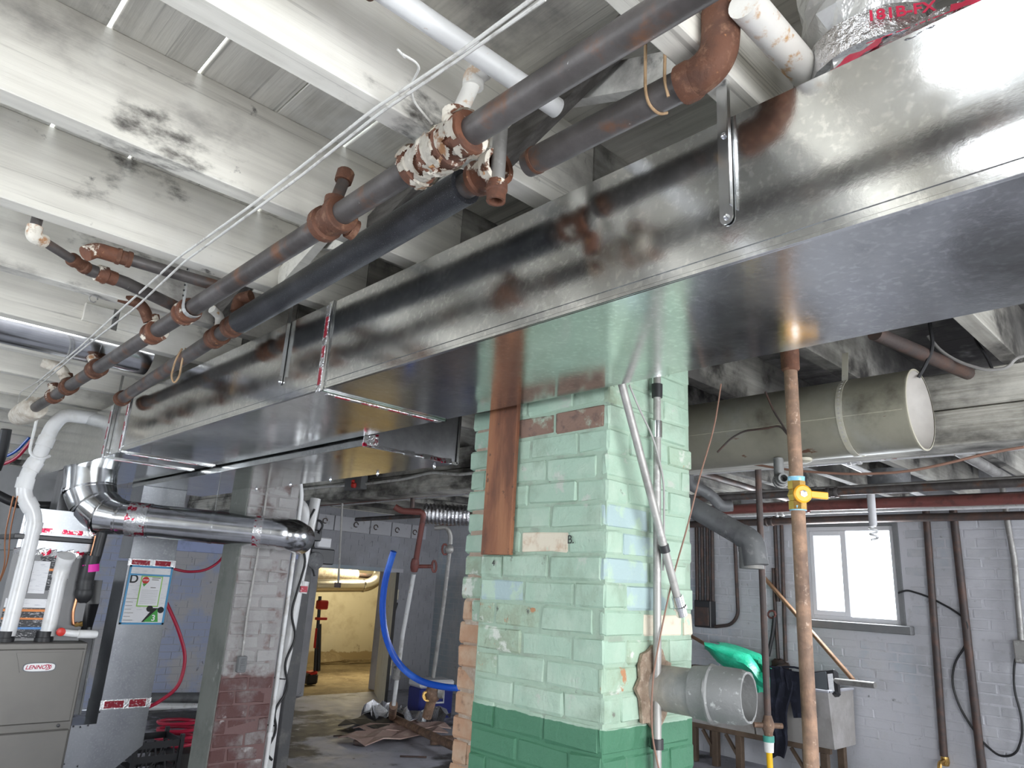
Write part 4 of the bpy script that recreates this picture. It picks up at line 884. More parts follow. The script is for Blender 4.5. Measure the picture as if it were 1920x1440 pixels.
for k in range(40): a = k * .63; hp.append(V((2.80 + .20 * math.cos(a) * (1 + .04 * math.sin(k)), 7.15 + .20 * math.sin(a), .20 + .006 * k)))
thing('coiled_hose', 'coiled red air hose lying beside the black crate', 'hose', [('coil', B().tube(hp, .016, 8), 'red_hose'), ('coil_stand', B().lathe((2.8, 7.15, 0), (0, 0, 1), [(0, .2), (.18, .22), (.19, .05)], 16), 'dark_scrap')])
yw = 9.6
thing('hanging_hose', 'red hose hanging in loops in front of the blue wall', 'hose', [('lower_loop', B().tube([PD(312, 1130, 7.0), PD(335, 1180, 7.0), PD(350, 1235, 7.0), PD(335, 1290, 6.9), PD(295, 1318, 6.8), PD(280, 1325, 6.7)], .017, 10, .3), 'red_hose'), ('upper_loop', B().tube([PD(320, 1065, 7.0), PD(350, 1073, 7.1), PD(385, 1070, 7.2), PD(410, 1055, 7.3), PD(428, 1030, 7.5), V((PD(440, 1000, 7.6).x, PD(440, 1000, 7.6).y, 3.125))], .013, 10, .3), 'red_hose')])
thing('wall_pipe', 'dark blue pipe along the foot of the blue wall', 'pipe', [('wall_pipe', B().tube([PY(255, 1310, 10.3), PY(430, 1308, 10.3)], .07, 14), 'galv_dark')])
thing('floor_pipe', 'pale pipe along the floor below the blue wall', 'pipe', [('floor_pipe', B().tube([PY(255, 1325, 10.2), PY(430, 1326, 10.2)], .05, 14), 'white_pipe')])
thing('blue_wall_board', 'pale blue board fixed high on the blue wall under the round duct', 'board', [('blue_wall_board', B().box(PY(325, 1025, 10.3).x, PY(570, 1025, 10.3).x, 10.40, 10.49, PY(400, 1037, 10.3).z, PY(400, 1012, 10.3).z, .004), 'blue_board')])

# ================================================================== brick column at left
KX0, KX1, KY0, KY1 = 2.30, 2.70, 5.30, 5.62
kr = bpy.data.objects.new('brick_column', None); COL.objects.link(kr); kr.location = (2.5, 5.45, 0)
kr['label'] = 'grey painted brick column with dark red lower bricks, left of the doorway'; kr['category'] = 'column'
sub('mortar_core', B().box(KX0 + .006, KX1, KY0 + .004, KY1, 0, 2.83), 'column_mortar', kr)
sub('shaded_side', B().box(KX0 - .004, KX0 + .01, KY0 + .02, KY1, 0, 2.83), 'column_shaded', kr)  # left face cover, its shade painted in as a darker grey
km = [brick_mesh(.225, .085, .03, .005, .008) for _ in range(5)]
lay(kr, (KX0, KY0, 0), (1, 0, 0), KX1 - KX0, 0, 2.79, .235, .093, .008, lambda c: 'column_paint', None, km, proud=.0, jog=.004)
p = PY(452, 1245, KY0 - .02)
thing('outlet_box', 'small green grey outlet box with conduit on the brick column', 'outlet', [('box', B().box(p.x - .03, p.x + .03, KY0 - .05, KY0 - .004, p.z - .055, p.z + .055, .006), 'sill_grey'), ('socket_face', B().box(p.x - .016, p.x + .016, KY0 - .054, KY0 - .048, p.z - .04, p.z - .004, .003).box(p.x - .016, p.x + .016, KY0 - .054, KY0 - .048, p.z + .004, p.z + .04, .003), 'galv_dark'), ('conduit', B().tube([V((p.x, KY0 - .02, p.z + .05)), PY(463, 1155, KY0 - .02), PY(484, 1035, KY0 - .02), V((PY(484, 1035, KY0 - .02).x, KY0 - .02, 2.75))], .009, 10), 'conduit_grey')])
# white drain riser with black cord
dy = 5.9
d0 = PY(498, 1445, dy); d1 = PY(600, 925, dy); dd = V((d1.x - .03, dy, d0.z))
rx = PY(548, 1190, dy).x
rz = [V((PY(497, 1460, dy).x, dy, 0)), V((PY(505, 1400, dy).x, dy, .75)), PY(538, 1220, dy), PY(560, 1090, dy), PY(592, 935, dy)]
thing('drain_riser', 'white plastic riser with a black cord tied to it, right of the brick column', 'pipe', [('pipe', B().tube(rz, .046, 18), 'pvc'), ('cord', B().tube([rz[4] + V((-.03, -.06, -.1)), PY(560, 1010, dy - .06), PY(575, 1050, dy - .06), PY(545, 1150, dy - .06), PY(556, 1195, dy - .06), PY(532, 1245, dy - .06), PY(542, 1290, dy - .06), PY(512, 1335, dy - .06), PY(520, 1370, dy - .06), PY(497, 1410, dy - .06), PY(510, 1425, dy - .06)], .010, 8, .08), 'black_rubber'), ('cable_tie', B().lathe(PY(525, 1273, dy), (.1, 0, 1), [(0, .046), (0, .049), (.01, .049), (.01, .046)], 16).lathe(PY(508, 1360, dy), (.1, 0, 1), [(0, .046), (0, .049), (.01, .049), (.01, .046)], 16), 'black_rubber'), ('label_sleeve', B().lathe(PY(563, 1112, dy), (.1, 0, 1), [(0, .048), (0, .056), (.10, .056), (.10, .048)], 16), 'pvc', [('red_sticker', B().box(PY(563, 1103, dy).x - .03, PY(563, 1103, dy).x + .035, dy - .064, dy - .052, PY(563, 1103, dy).z - .03, PY(563, 1103, dy).z + .02), 'red_print')])])
thing('side_drain', 'thin pale pipe running down beside the right edge of the brick column', 'pipe', [('side_drain', B().tube([V((2.74, 5.33, 0)), V((2.74, 5.33, 2.36)), V((2.70, 5.31, 2.46))], .018, 12, .04), 'white_pipe'), ('clamp', B().lathe((2.74, 5.33, .6), (0, 0, 1), [(0, .018), (0, .024), (.03, .024), (.03, .018)], 12), 'pvc')])
py_ = 6.7
b = B().box(PY(548, 1200, py_).x, PY(569, 1200, py_).x, py_, py_ + .10, 0, 2.484, .006)
thing('steel_post', 'dark square post holding the beam beside the white riser', 'post', [('post', b, 'post_dark'), ('foot_plate', B().box(PY(548, 1200, py_).x - .06, PY(569, 1200, py_).x + .06, py_ - .06, py_ + .18, 0, .012), 'dark_iron')])
ym_ = 6.6; m0 = PY(596, 1040, ym_)
thing('meter_box', 'black meter box with a round lens and white plate on the dark post', 'meter', [('box', B().box(m0.x - .10, m0.x + .16, ym_ - .05, ym_ + .09, m0.z - .09, m0.z + .06, .01), 'black_plastic'), ('lens', B().lathe((m0.x - .05, ym_ - .05, m0.z - .06), (0, -1, 0), [(0, .085), (.02, .085), (.03, .07), (.03, .001)], 22), 'galv_dark'), ('white_plate', B().box(m0.x - .03, m0.x + .12, ym_ - .03, ym_ + .05, m0.z + .07, m0.z + .17, .01), 'cooler_white')])
thing('black_switch', 'small black switch box with looped cable above the meter', 'switch', [('box', B().box(PY(590, 1003, ym_).x - .09, PY(590, 1003, ym_).x + .06, ym_ - .04, ym_ + .06, PY(590, 1003, ym_).z - .06, PY(590, 1003, ym_).z + .05, .01), 'black_plastic'), ('cable_loop', B().tube([PY(598, 1000, ym_ - .05), PY(606, 985, ym_ - .05), PY(600, 975, ym_ - .05), PY(585, 980, ym_ - .05), PY(575, 1020, ym_ - .05), PY(590, 1080, ym_ - .05)], .012, 8, .1), 'black_rubber')])
# pipework near the beam at left
thing('beam_conduit', 'white cable stapled along the side of the beam', 'cable', [('cable', B().tube([PX(x, y, 3.635) for x, y in ((505, 940), (515, 922), (560, 918), (620, 912), (680, 908), (760, 898), (810, 885), (860, 890), (915, 884))], .013, 8, .1), 'cable_white')])
thing('junction_box', 'grey junction box with red wire nuts on the side of the beam', 'junction box', [('box', B().box(3.58, 3.65, PX(683, 900, 3.61).y, PX(652, 900, 3.61).y, PX(668, 918, 3.61).z, PX(668, 893, 3.61).z, .004), 'sill_grey'), ('wire_nuts', B().ball(PX(664, 910, 3.57), .03, 10, jit=.2).ball(PX(662, 903, 3.57), .02, 10, jit=.2), 'red_paint')])
thing('beam_end_pipe', 'white waste pipe with an elbow above the round duct end', 'pipe', [('beam_end_pipe', B().tube([PD(450, 915, 6.0), PD(478, 938, 6.0), PD(566, 945, 6.0), PD(572, 965, 6.0), PD(565, 990, 6.0)], .045, 14, .08), 'white_pipe')])

# ================================================================== doorway and back room
h0 = V((7.12, 10.45, 0)); h1 = V((6.30, 8.95, 0)); dv = (h1 - h0); n = dv.cross(V((0, 0, 1))).normalized(); Ld = dv.length
parts = []
for i in range(5):
    a, c = h0 + dv * (i / 5 + .004), h0 + dv * ((i + 1) / 5 - .004)
    parts.append(('door_board', B().prism([a, c, c + V((0, 0, 1.86)), a + V((0, 0, 1.86))], n * .03), 'door_paint'))
parts.append(('ledge', B().bar(h0 + dv * .03 + V((0, 0, .55)) - n * .015, h0 + dv * .97 + V((0, 0, .55)) - n * .015, .025, .20), 'door_paint'))
parts.append(('ledge', B().bar(h0 + dv * .03 + V((0, 0, 1.55)) - n * .015, h0 + dv * .97 + V((0, 0, 1.55)) - n * .015, .025, .14), 'door_paint'))
parts.append(('brace_bar', B().bar(h0 + dv * .1 + V((0, 0, .68)) - n * .035, h0 + dv * .9 + V((0, 0, 1.42)) - n * .035, .015, .035), 'black_plastic'))
parts.append(('edge_strip', B().prism([h1 + V((0, 0, 0)), h1 + dv * .02, h1 + dv * .02 + V((0, 0, 1.86)), h1 + V((0, 0, 1.86))], n * .04), 'dark_scrap'))
thing('plank_door', 'open cream painted plank door with a black diagonal bar at the lit doorway', 'door', parts)
# back room ducts
yb = 12.6
thing('back_room_duct', 'round metal duct with elbow near the ceiling of the lit back room', 'duct', [('round_pipe', B().tube([PY(590, 1098, yb), PY(690, 1098, yb), PY(710, 1085, yb), PY(712, 1040, yb)], .12, 18, .15), 'orange_duct'), ('clamp', B().lathe(PY(678, 1098, yb), (1, 0, .0), [(0, .12), (0, .13), (.03, .13), (.03, .12)], 18), 'bright_metal')])
thing('back_room_pipe', 'upper wrapped duct parallel to the elbow duct in the lit back room', 'duct', [('back_room_pipe', B().tube([PY(590, 1074, yb + .3), PY(668, 1078, yb + .3)], .11, 16), 'plaster_wrap'), ('dark_collar', B().tube([PY(668, 1078, yb + .3), PY(735, 1084, yb + .3)], .05, 12), 'dark_iron')])
gr = [[V((8.0 + .22 * j, 13.9 - .0 * i + .05 * i, .02 + .10 * i * max(0, math.sin(j * .9 + .4)) + random.uniform(0, .03))) for j in range(9)] for i in range(3)]
thing('dirt_pile', 'strip of rubble and dirt along the wall of the lit back room', 'rubble', [('dirt_pile', B().sheet(gr, .05), 'dirt_floor')])
# string trimmer
t0 = PZ(583, 1284, 0); dt = (t0 - CAM).length
yt = t0.y; kk = lambda x, y, o=0: PY(x, y, yt - .02 - o)
parts = [('shaft', B().tube([kk(590, 1268), kk(594, 1200), kk(598, 1150), kk(600, 1118)], .028, 10), 'black_plastic'), ('second_shaft', B().tube([kk(597, 1258), kk(599, 1170)], .035, 10), 'black_plastic'),
         ('motor_head', B().obox(kk(604, 1134), (.09, 0, .0), (0, .07, 0), (.0, 0, .075), .02), 'red_paint'), ('grip_clamp', B().obox(kk(602, 1160), (.10, 0, .0), (0, .04, 0), (0, 0, .022), .008), 'red_paint'),
         ('loop_handle', B().tube([kk(594, 1178), kk(600, 1190), kk(599, 1205), kk(595, 1216), kk(590, 1214), kk(592, 1195), kk(594, 1178)], .022, 8), 'red_paint'),
         ('battery_base', B().obox(kk(582, 1272), (.10, 0, 0), (0, .10, 0), (0, 0, .085), .03), 'black_plastic', [('red_cap', B().obox(kk(584, 1262), (.075, 0, 0.01), (0, .09, 0), (0, 0, .03), .02), 'red_paint')])]
thing('string_trimmer', 'red and black string trimmer standing in the lit doorway', 'trimmer', parts)
# wall boards above doorway
yb = 10.44
xs = [535, 592, 628, 695, 735, 772, 800]
wb = []
for i in range(6):
    a, c = PY(xs[i] + 1, 965 + .13 * (xs[i] - 560), yb), PY(xs[i + 1] - 1, 965 + .13 * (xs[i + 1] - 560), yb)
    wb.append(('board', B().prism([V((a.x, yb, 2.47)), V((c.x, yb, 2.47)), V((c.x, yb, 2.70)), V((a.x, yb, 2.70))], (0, .05, 0)), 'white_board'))
for x in (610, 668, 705, 745, 778):
    c = PY(x, 975 + .13 * (x - 600), yb - .02); wb.append(('hook', B().tube([c + V((.04 * math.cos(t), 0, .04 * math.sin(t))) for t in [k * .75 for k in range(8)]], .008, 6), 'dark_iron'))
thing('hook_rail', 'white board rail with iron hooks along the top of the far wall', 'rail', wb)
thing('hanging_rod', 'thin rod hanging from the ceiling in front of the doorway', 'rod', [('rod', B().tube([PD(643, 920, 7.5), PD(634, 1098, 7.5)], .011, 8), 'conduit_grey'), ('weight', B().obox(PD(633, 1097, 7.5), (.02, -.02, 0), (.02, .02, 0), (0, 0, .025)), 'dark_iron')])
# ---- piping in the corner
dz = 7.4; e = lambda x, y: PD(x, y, dz)
parts = [('upper_drop', B().tube([e(776, 885), e(773, 952)], .024, 12), 'dark_iron'), ('header', B().tube([e(740, 950), e(752, 958), e(790, 960)], .033, 12, .05), 'red_oxide'), ('drop_pipe', B().tube([e(780, 958), e(795, 962), e(780, 1050)], .029, 12, .07), 'red_oxide'),
         ('gate_valve', B().lathe(e(779, 1048), V(e(776, 1075) - e(779, 1048)), [(0, .035), (.04, .045), (.09, .045), (.13, .035)], 12).tube([e(778, 1062), e(812, 1062)], .02, 10), 'red_oxide', [('hand_wheel', B().tube([e(814 + 4 * math.cos(t), 1062 + 11 * math.sin(t)) for t in [k * .63 for k in range(10)]], .012, 8, closed=True), 'red_oxide')]),
         ('lower_pipe', B().tube([e(776, 1076), e(755, 1190), e(738, 1322)], .022, 12), 'white_pipe'), ('union', B().coupling(e(744, 1262), e(738, 1322) - e(755, 1190), .034, .12, .008), 'conduit_grey')]
thing('red_valve_pipe', 'red oxide pipe with gate valve and white lower length in the far corner', 'pipe', parts)
parts = [('bend', B().tube([e(815, 990), e(838, 988), e(845, 1003), e(844, 1020)], .024, 12, .06), 'conduit_grey'), ('valve', B().ball(e(842, 1030), .05, 12), 'conduit_grey', [('hand_wheel', B().tube([e(834 + 5 * math.cos(t), 1030 + 10 * math.sin(t)) for t in [k * .63 for k in range(10)]], .011, 8, closed=True), 'red_oxide')]), ('pipe', B().tube([e(843, 1035), e(832, 1130), e(812, 1270)], .021, 12), 'conduit_grey'),
         ('meter', B().ball(e(812, 1300), .085, 14, 1, 1, 1.1), 'brown_steel', [('meter_face', B().lathe(e(822, 1296), (.6, -.6, 0), [(0, .07), (.05, .07), (.06, .05)], 16), 'conduit_grey'), ('inlet', B().lathe(e(800, 1304), (-.4, -.7, 0), [(0, .05), (.06, .05), (.06, .035), (.02, .03)], 12), 'brass')]), ('base_pipe', B().tube([e(810, 1310), e(800, 1345)], .05, 12), 'brown_steel')]
thing('water_meter_pipe', 'grey pipe with red wheel valve above a brass water meter in the corner', 'pipe', parts)
thing('foil_flex_duct', 'silver foil flexible duct near the ceiling left of the chimney', 'duct', [('foil_flex_duct', B().lathe(PD(795, 963, 8.2), PD(880, 967, 8.2) - PD(795, 963, 8.2), [(i * .022, .11 + (.012 if i % 2 else 0)) for i in range(25)], 16, wob=.03), 'foil')])
thing('blue_water_pipe', 'thick bright blue plastic pipe curving up left of the chimney', 'pipe', [('blue_water_pipe', B().tube([PD(738, 1034, 3.7), PD(722, 1085, 3.7), PD(716, 1140, 3.7), PD(722, 1195, 3.7), PD(745, 1245, 3.7), PD(785, 1278, 3.7), PD(850, 1292, 3.72), PD(930, 1285, 3.8), PD(985, 1262, 3.9), PD(1010, 1300, 3.95), V((PD(1010, 1300, 3.95).x + .1, PD(1010, 1300, 3.95).y, .05))], .017, 14, .3, 8), 'blue_pipe')])
# cooler
c = PZ(795, 1346, 0); c = V((c.x + .12, c.y + .05, 0)); rz_ = Matrix.Rotation(math.radians(-8), 3, 'Z'); ax_ = rz_ @ V((.26, 0, 0)); ay_ = rz_ @ V((0, .17, 0))
thing('cooler', 'blue cooler box with white lid standing in the far corner', 'cooler', [('body', B().obox(c + V((0, 0, .19)), ax_, ay_, (0, 0, .19), .02), 'cooler_blue'), ('lid', B().obox(c + V((0, 0, .43)), ax_ * 1.03, ay_ * 1.04, (0, 0, .05), .025), 'cooler_white'), ('handle', B().tube([c - ay_ * 1.08 + rz_ @ V((-.10, 0, .32)), c - ay_ * 1.08 + rz_ @ V((-.10, 0, .20)), c - ay_ * 1.08 + rz_ @ V((.10, 0, .20)), c - ay_ * 1.08 + rz_ @ V((.10, 0, .32)), c - ay_ * 1.08 + rz_ @ V((-.10, 0, .32))], .014, 8), 'cooler_white'), ('drain_plug', B().lathe(c - ay_ + V((0, 0, .06)), -ay_, [(0, .018), (.015, .018), (.02, .008)], 12), 'cooler_white')])
# floor pipe and scrap
a, bq, c2 = PZ(735, 1345, .10), PZ(842, 1395, .10), PZ(800, 1390, .06)
thing('old_floor_pipe', 'brown iron pipe lying sloped on the floor left of the chimney', 'pipe', [('pipe', B().tube([e(738, 1322), V((a.x, a.y, .1)), bq, bq + (bq - a) * .1], .045, 14, .1), 'brown_steel'), ('stub', B().tube([PZ(808, 1388, .06), PZ(850, 1388, .06)], .05, 14), 'brown_steel')])
def crumb(c, s, m, name, label, cat, lay=7):
    g = [[V((c.x + s * (j - 4) * .25 + random.uniform(-.03, .03), c.y + s * (i - 3) * .25 + random.uniform(-.03, .03), .02 + abs(random.gauss(.06, .07)))) for j in range(9)] for i in range(lay)]
    b = B().sheet(g, .004); b.sm = False; thing(name, label, cat, [(name, b, m)])
crumb(PZ(720, 1350, 0), .26, 'foil', 'foil_scrap', 'crumpled silver foil scrap on the floor left of the sloped pipe', 'foil')
crumb(PZ(785, 1358, 0), .34, 'foil', 'foil_scrap', 'larger crumpled silver foil scrap on the floor right of the sloped pipe', 'foil')
for (x, y, w, d_, rz, lab, m) in ((740, 1385, .62, .24, .1, 'flattened pinkish cardboard sheet nearest on the floor by the scrap heap', 'cardboard'), (705, 1362, .40, .3, .5, 'dark flattened cardboard under the foil scraps', 'dark_scrap'), (755, 1372, .55, .22, -.1, 'upper flattened cardboard sheet under the foil scraps', 'cardboard')):
    c = PZ(x, y, 0); R = Matrix.Rotation(rz, 3, 'Z')
    g = [[c + R @ V(((j / 5 - .5) * 2 * w, (i / 3 - .5) * 2 * d_, .03 + .05 * math.sin(j * 1.3 + i) ** 2)) for j in range(6)] for i in range(4)]
    b = B().sheet(g, .012); b.sm = False; thing('cardboard_scrap', lab, 'cardboard', [('cardboard_scrap', b, m)])
c = PZ(664, 1392, .03); thing('pipe_nipple', 'small steel pipe nipple lying on the bare floor', 'pipe', [('pipe_nipple', B().lathe(c, (.25, -.6, 0), [(0, .018), (0, .028), (.14, .028), (.14, .018), (.05, .018)], 12), 'dark_iron')])
for x, y, dx, lab in ((625, 1380, .5, 'thin stick lying on the stained floor'), (750, 1418, .22, 'thin twig on the floor near the chimney base')):
    c = PZ(x, y, .01); thing('stick', lab, 'stick', [('stick', B().tube([c, c + V((dx * .5, -.1, .004)), c + V((dx, -.16, 0))], .009, 6), 'dark_iron')])

# ================================================================== right of the chimney
# conduits on the chimney's right face
yq = CY - .035; a = PY(1232, 760, yq); xx = a.x
thing('vertical_conduit', 'upright grey conduit fixed on the right face of the chimney', 'conduit', [('pipe', B().tube([V((xx, yq, 0)), V((xx, yq, 2.76))], .0135, 14), 'conduit_grey'), ('coupling', B().lathe((xx, yq, PY(1230, 820, yq).z), (0, 0, 1), [(0, .0135), (0, .018), (.06, .018), (.06, .0135)], 14), 'strap_metal'), ('tape_wrap', B().lathe((xx, yq, PY(1230, 745, yq).z), (0, 0, 1), [(0, .015), (.0, .019), (.05, .020), (.05, .015)], 14), 'black_rubber'), ('lower_clip', B().lathe((xx, yq, PY(1230, 1405, yq).z), (0, 0, 1), [(0, .015), (0, .020), (.03, .020), (.03, .015)], 14), 'black_rubber')])
yq2 = CY - .075
a, c = PY(1165, 716, yq2), PY(1272, 1128, yq2)
thing('slanted_conduit', 'grey conduit hanging at a slant across the chimney, ending in a pale connector', 'conduit', [('pipe', B().tube([a + (a - c) * .3, c], .0135, 14), 'conduit_grey'), ('connector', B().lathe(c, c - a, [(-.02, .0135), (-.02, .019), (.015, .019), (.017, .023), (.025, .023), (.027, .018), (.05, .018), (.05, .013)], 12), 'strap_metal'), ('tape_band', B().lathe(a.lerp(c, .74), c - a, [(0, .0135), (0, .0165), (.025, .0165), (.025, .0135)], 12), 'black_rubber')])
yq3 = CY - .055
w = lambda pts, yy: [PY(x, y, yy) for x, y in pts]
thing('grey_wire', 'thin grey wire drooping from the duct down the chimney face', 'wire', [('grey_wire', B().tube(w([(1180, 722), (1200, 770), (1225, 820), (1245, 900), (1245, 1010), (1243, 1070)], yq3), .0035, 8, .05), 'cable_grey')])
thing('red_wire', 'thin reddish wire curving from the beam down across the chimney', 'wire', [('red_wire', B().tube([PY(1352, 720, 1.35), PY(1340, 800, 1.35), PY(1310, 900, 1.36), PY(1290, 985, 1.38), PY(1262, 1080, yq3), PY(1240, 1180, yq3), PY(1222, 1280, yq3), PY(1222, 1380, yq3), PY(1235, 1440, yq3)], .0028, 8, .08), 'wire_red')])
# gas pipe with yellow valve
gx, gy = 2.42, 1.12
zf = lambda y: CAM.z + (lambda d: d.z * math.hypot(gx, gy) / math.hypot(d.x, d.y))(_ray(1500, y))
parts = [('pipe', B().tube([(gx, gy, 0), (gx, gy, zf(690))], .0235, 18), 'brown_steel'), ('upper_coupling', B().lathe((gx, gy, zf(695)), (0, 0, 1), [(0, .026), (.006, .032), (.06, .033), (.2, .033), (.2, .02)], 18), 'rust'),
         ('thread_tape', B().lathe((gx, gy, zf(692)), (0, 0, 1), [(0, .024), (0, .030), (.02, .031), (.022, .024)], 14, wob=.04), 'teal_tape'), ('thread_tape', B().lathe((gx, gy, zf(903)), (0, 0, 1), [(0, .024), (0, .028), (.016, .029), (.016, .024)], 14, wob=.04), 'teal_tape'), ('thread_tape', B().lathe((gx, gy, zf(958)), (0, 0, 1), [(0, .024), (0, .028), (.016, .029), (.016, .024)], 14, wob=.04), 'teal_tape')]
z0, z1 = zf(956), zf(903); zm = (z0 + z1) / 2
hd = V((-.70, -.71, 0)); hr = V((.71, -.70, 0))
vb = B().lathe((gx, gy, z0), (0, 0, 1), [(0, .022), (0, .031), (.028, .031), (.03, .027), ((z1 - z0) * .5, .034), (z1 - z0 - .03, .027), (z1 - z0 - .028, .031), (z1 - z0, .031), (z1 - z0, .022)], 8); vb.sm = False
vb.lathe(V((gx, gy, zm)), hd, [(0, .016), (.045, .016)], 12)
hp_ = V((gx, gy, zm)) + hd * .042
hn = B().lathe(hp_, hd, [(0, .010), (0, .030), (.012, .031), (.016, .026), (.016, .001)], 20); hn.bar(hp_ + hd * .007 + hr * .02, hp_ + hd * .007 + hr * .085 + V((0, 0, -.003)), .014, .024, bev=.003)
parts.append(('ball_valve', vb, 'brass', [('valve_handle', hn, 'yellow_plastic', ), ('handle_nut', B().lathe(hp_ + hd * .015, hd, [(0, .012), (.005, .012), (.006, .004)], 6), 'screw_steel')]))
thing('gas_pipe', 'rusty upright gas pipe with a yellow handled brass valve', 'pipe', parts)
# tank
tx, tz, tr = 3.17, 2.545, .168
ye = .925
parts = [('shell', B().lathe((tx, 3.2, tz), (0, -1, 0), [(0, .05), (0, tr * .9), (.04, tr), (3.2 - ye - .012, tr), (3.2 - ye - .008, tr + .003), (3.2 - ye, tr + .003), (3.2 - ye + .001, tr - .004)], 44, (True, False)), 'tank_paint'),
         ('dished_end', B().lathe((tx, ye + .003, tz), (0, 1, 0), [(0, tr + .001), (0, tr - .006), (.025, tr - .014), (.055, tr * .72), (.075, tr * .45), (.085, tr * .2), (.088, .002)], 44, (False, True)), 'tank_end'),
         ('weld_seam', B().bar((tx - tr * .985, ye + .02, tz - .03), (tx - tr * .985, 3.0, tz - .03), .003, .004), 'tank_paint'),
         ('bottom_boss', B().lathe((tx - .02, 1.42, tz - tr + .004), (0, 0, -1), [(0, .04), (.012, .036), (.02, .02)], 16), 'tank_paint')]
b = B(); pth = [V((tx - .05, 1.19, 2.83))] + [V((tx + math.cos(t) * (tr + .003), 1.19 + .0 * t, tz + math.sin(t) * (tr + .003))) for t in [2.05 + .2 * k for k in range(20)]]
b.ribbon(pth, (0, 1, 0), .026, .003)
dots = B()
for k in range(16):
    t = 2.15 + .12 * k; dots.lathe((tx + math.cos(t) * (tr + .003), 1.19, tz + math.sin(t) * (tr + .003)), (math.cos(t), 0, math.sin(t)), [(0, .0001), (0, .005), (.0025, .005), (.0025, .0001)], 8)
parts.append(('hanger_band', b, 'tank_paint', [('band_holes', dots, 'tank_end')]))
thing('expansion_tank', 'horizontal tan steel tank with a dished open end, hung below the joists', 'tank', parts)
X9 = tx - tr - .012
thing('tank_wire', 'stiff brown wire bent across the front of the tank', 'wire', [('tank_wire', B().tube([PX(1435, 735, X9), PX(1450, 770, X9 - .01), PX(1485, 825, X9 - .03), PX(1462, 797, X9 - .02), PX(1440, 803, X9 - .02), PX(1395, 808, X9 - .015), PX(1370, 822, X9 - .015), PX(1345, 848, X9 - .015)], .0045, 8, .03), 'dark_iron')])
c = PD(1460, 875, 3.0); c = V((tx - .05, PX(1460, 875, tx - .05).y, c.z + .02))
thing('drain_valve', 'grey threaded elbow fitting under the tank', 'pipe fitting', [('drop', B().tube([V((c.x, c.y, tz - tr + .01)), V((c.x, c.y, c.z - .02)), V((c.x - .02, c.y - .0, c.z - .04))], .022, 14, .02), 'galv_old'), ('bushing', B().lathe(V((c.x + .005, c.y, c.z - .035)), V((-.7, -.6, 0.05)), [(0, .034), (.02, .036), (.022, .030), (.045, .030), (.047, .024), (.07, .024), (.07, .016), (.02, .015), (.02, .001)], 14, (True, False)), 'galv_old')])
# pipes and wires around the beam
def run(name, label, pts, r, m, cat='pipe', fil=.05, seg=12): return thing(name, label, cat, [(name, B().tube(pts, r, seg, fil), m)])
run('beam_cable', 'thin reddish cable sagging below the beam at right', [PX(1920, 838, 3.4), PX(1850, 850, 3.4), PX(1780, 868, 3.4), PX(1700, 885, 3.4), PX(1600, 890, 3.4), PX(1480, 882, 3.4), PX(1400, 868, 3.4)], .006, 'wire_red', 'cable', .2, 8)
run('ceiling_wire', 'looped black cable hanging from the joists above the tank end', [PX(1743, 605, 3.2), PX(1750, 650, 3.2), PX(1738, 680, 3.2), PX(1722, 708, 3.2)], .008, 'black_rubber', 'cable', .08, 8)
run('ceiling_wire', 'grey cable drooping between joists right of the tank', [PX(1740, 630, 3.4), PX(1765, 660, 3.4), PX(1800, 680, 3.4), PX(1850, 695, 3.4), PX(1890, 690, 3.4), PX(1905, 670, 3.4), PX(1930, 665, 3.4)], .007, 'cable_grey', 'cable', .1, 8)
run('ceiling_wire', 'short dark wire hanging straight at the far right joists', [PX(1832, 610, 3.45), PX(1826, 635, 3.45), PX(1848, 665, 3.45), PX(1862, 695, 3.45)], .006, 'black_rubber', 'cable', .05, 8)
run('joist_pipe', 'dark round pipe running between joists above the tank', [PZ(1640, 625, 2.79) , PZ(1815, 700, 2.79)], .03, 'dark_iron')
run('dark_riser', 'thin dark iron pipe rising in front of the sink', [], 0, '') if 0 else None
# pipe with hose bibb
d4 = 4.2; t = PD(1421, 872, d4); bm_ = PD(1440, 1345, d4)
hx = t; zz = lambda y: CAM.z + (lambda d: d.z * math.hypot(hx.x, hx.y) / math.hypot(d.x, d.y))(_ray(1440, y))
zv = zz(1360)
parts = [('pipe', B().tube([V((hx.x, hx.y, 2.74)), V((hx.x, hx.y, zv + .04))], .018, 14), 'dark_iron'), ('valve_body', B().lathe((hx.x, hx.y, zv + .05), (0, 0, -1), [(0, .02), (.02, .026), (.05, .036), (.085, .024), (.10, .022)], 14).tube([V((hx.x - .06, hx.y + .05, zv)), V((hx.x + .06, hx.y - .05, zv))], .014, 10), 'brown_steel'),
         ('hose_coupling', B().lathe((hx.x, hx.y, zv - .05), (0, 0, -1), [(0, .022), (0, .03), (.03, .03), (.03, .026)], 12), 'green_ring'), ('white_sleeve', B().lathe((hx.x, hx.y, zv - .08), (0, 0, -1), [(0, .027), (.05, .024), (.05, .018)], 12), 'pvc'),
         ('hose', B().tube([V((hx.x, hx.y, zv - .11)), V((hx.x + .005, hx.y, zv - .24)), V((hx.x + .03, hx.y - .03, zv - .30)), V((hx.x + .10, hx.y - .08, zv - .37)), V((hx.x + .14, hx.y - .12, .10)), V((hx.x + .4, hx.y - .2, .02))], .016, 12, .06), 'yellow_hose')]
thing('hose_bibb_pipe', 'thin dark iron drop pipe ending in a tap with a yellow hose', 'pipe', parts)
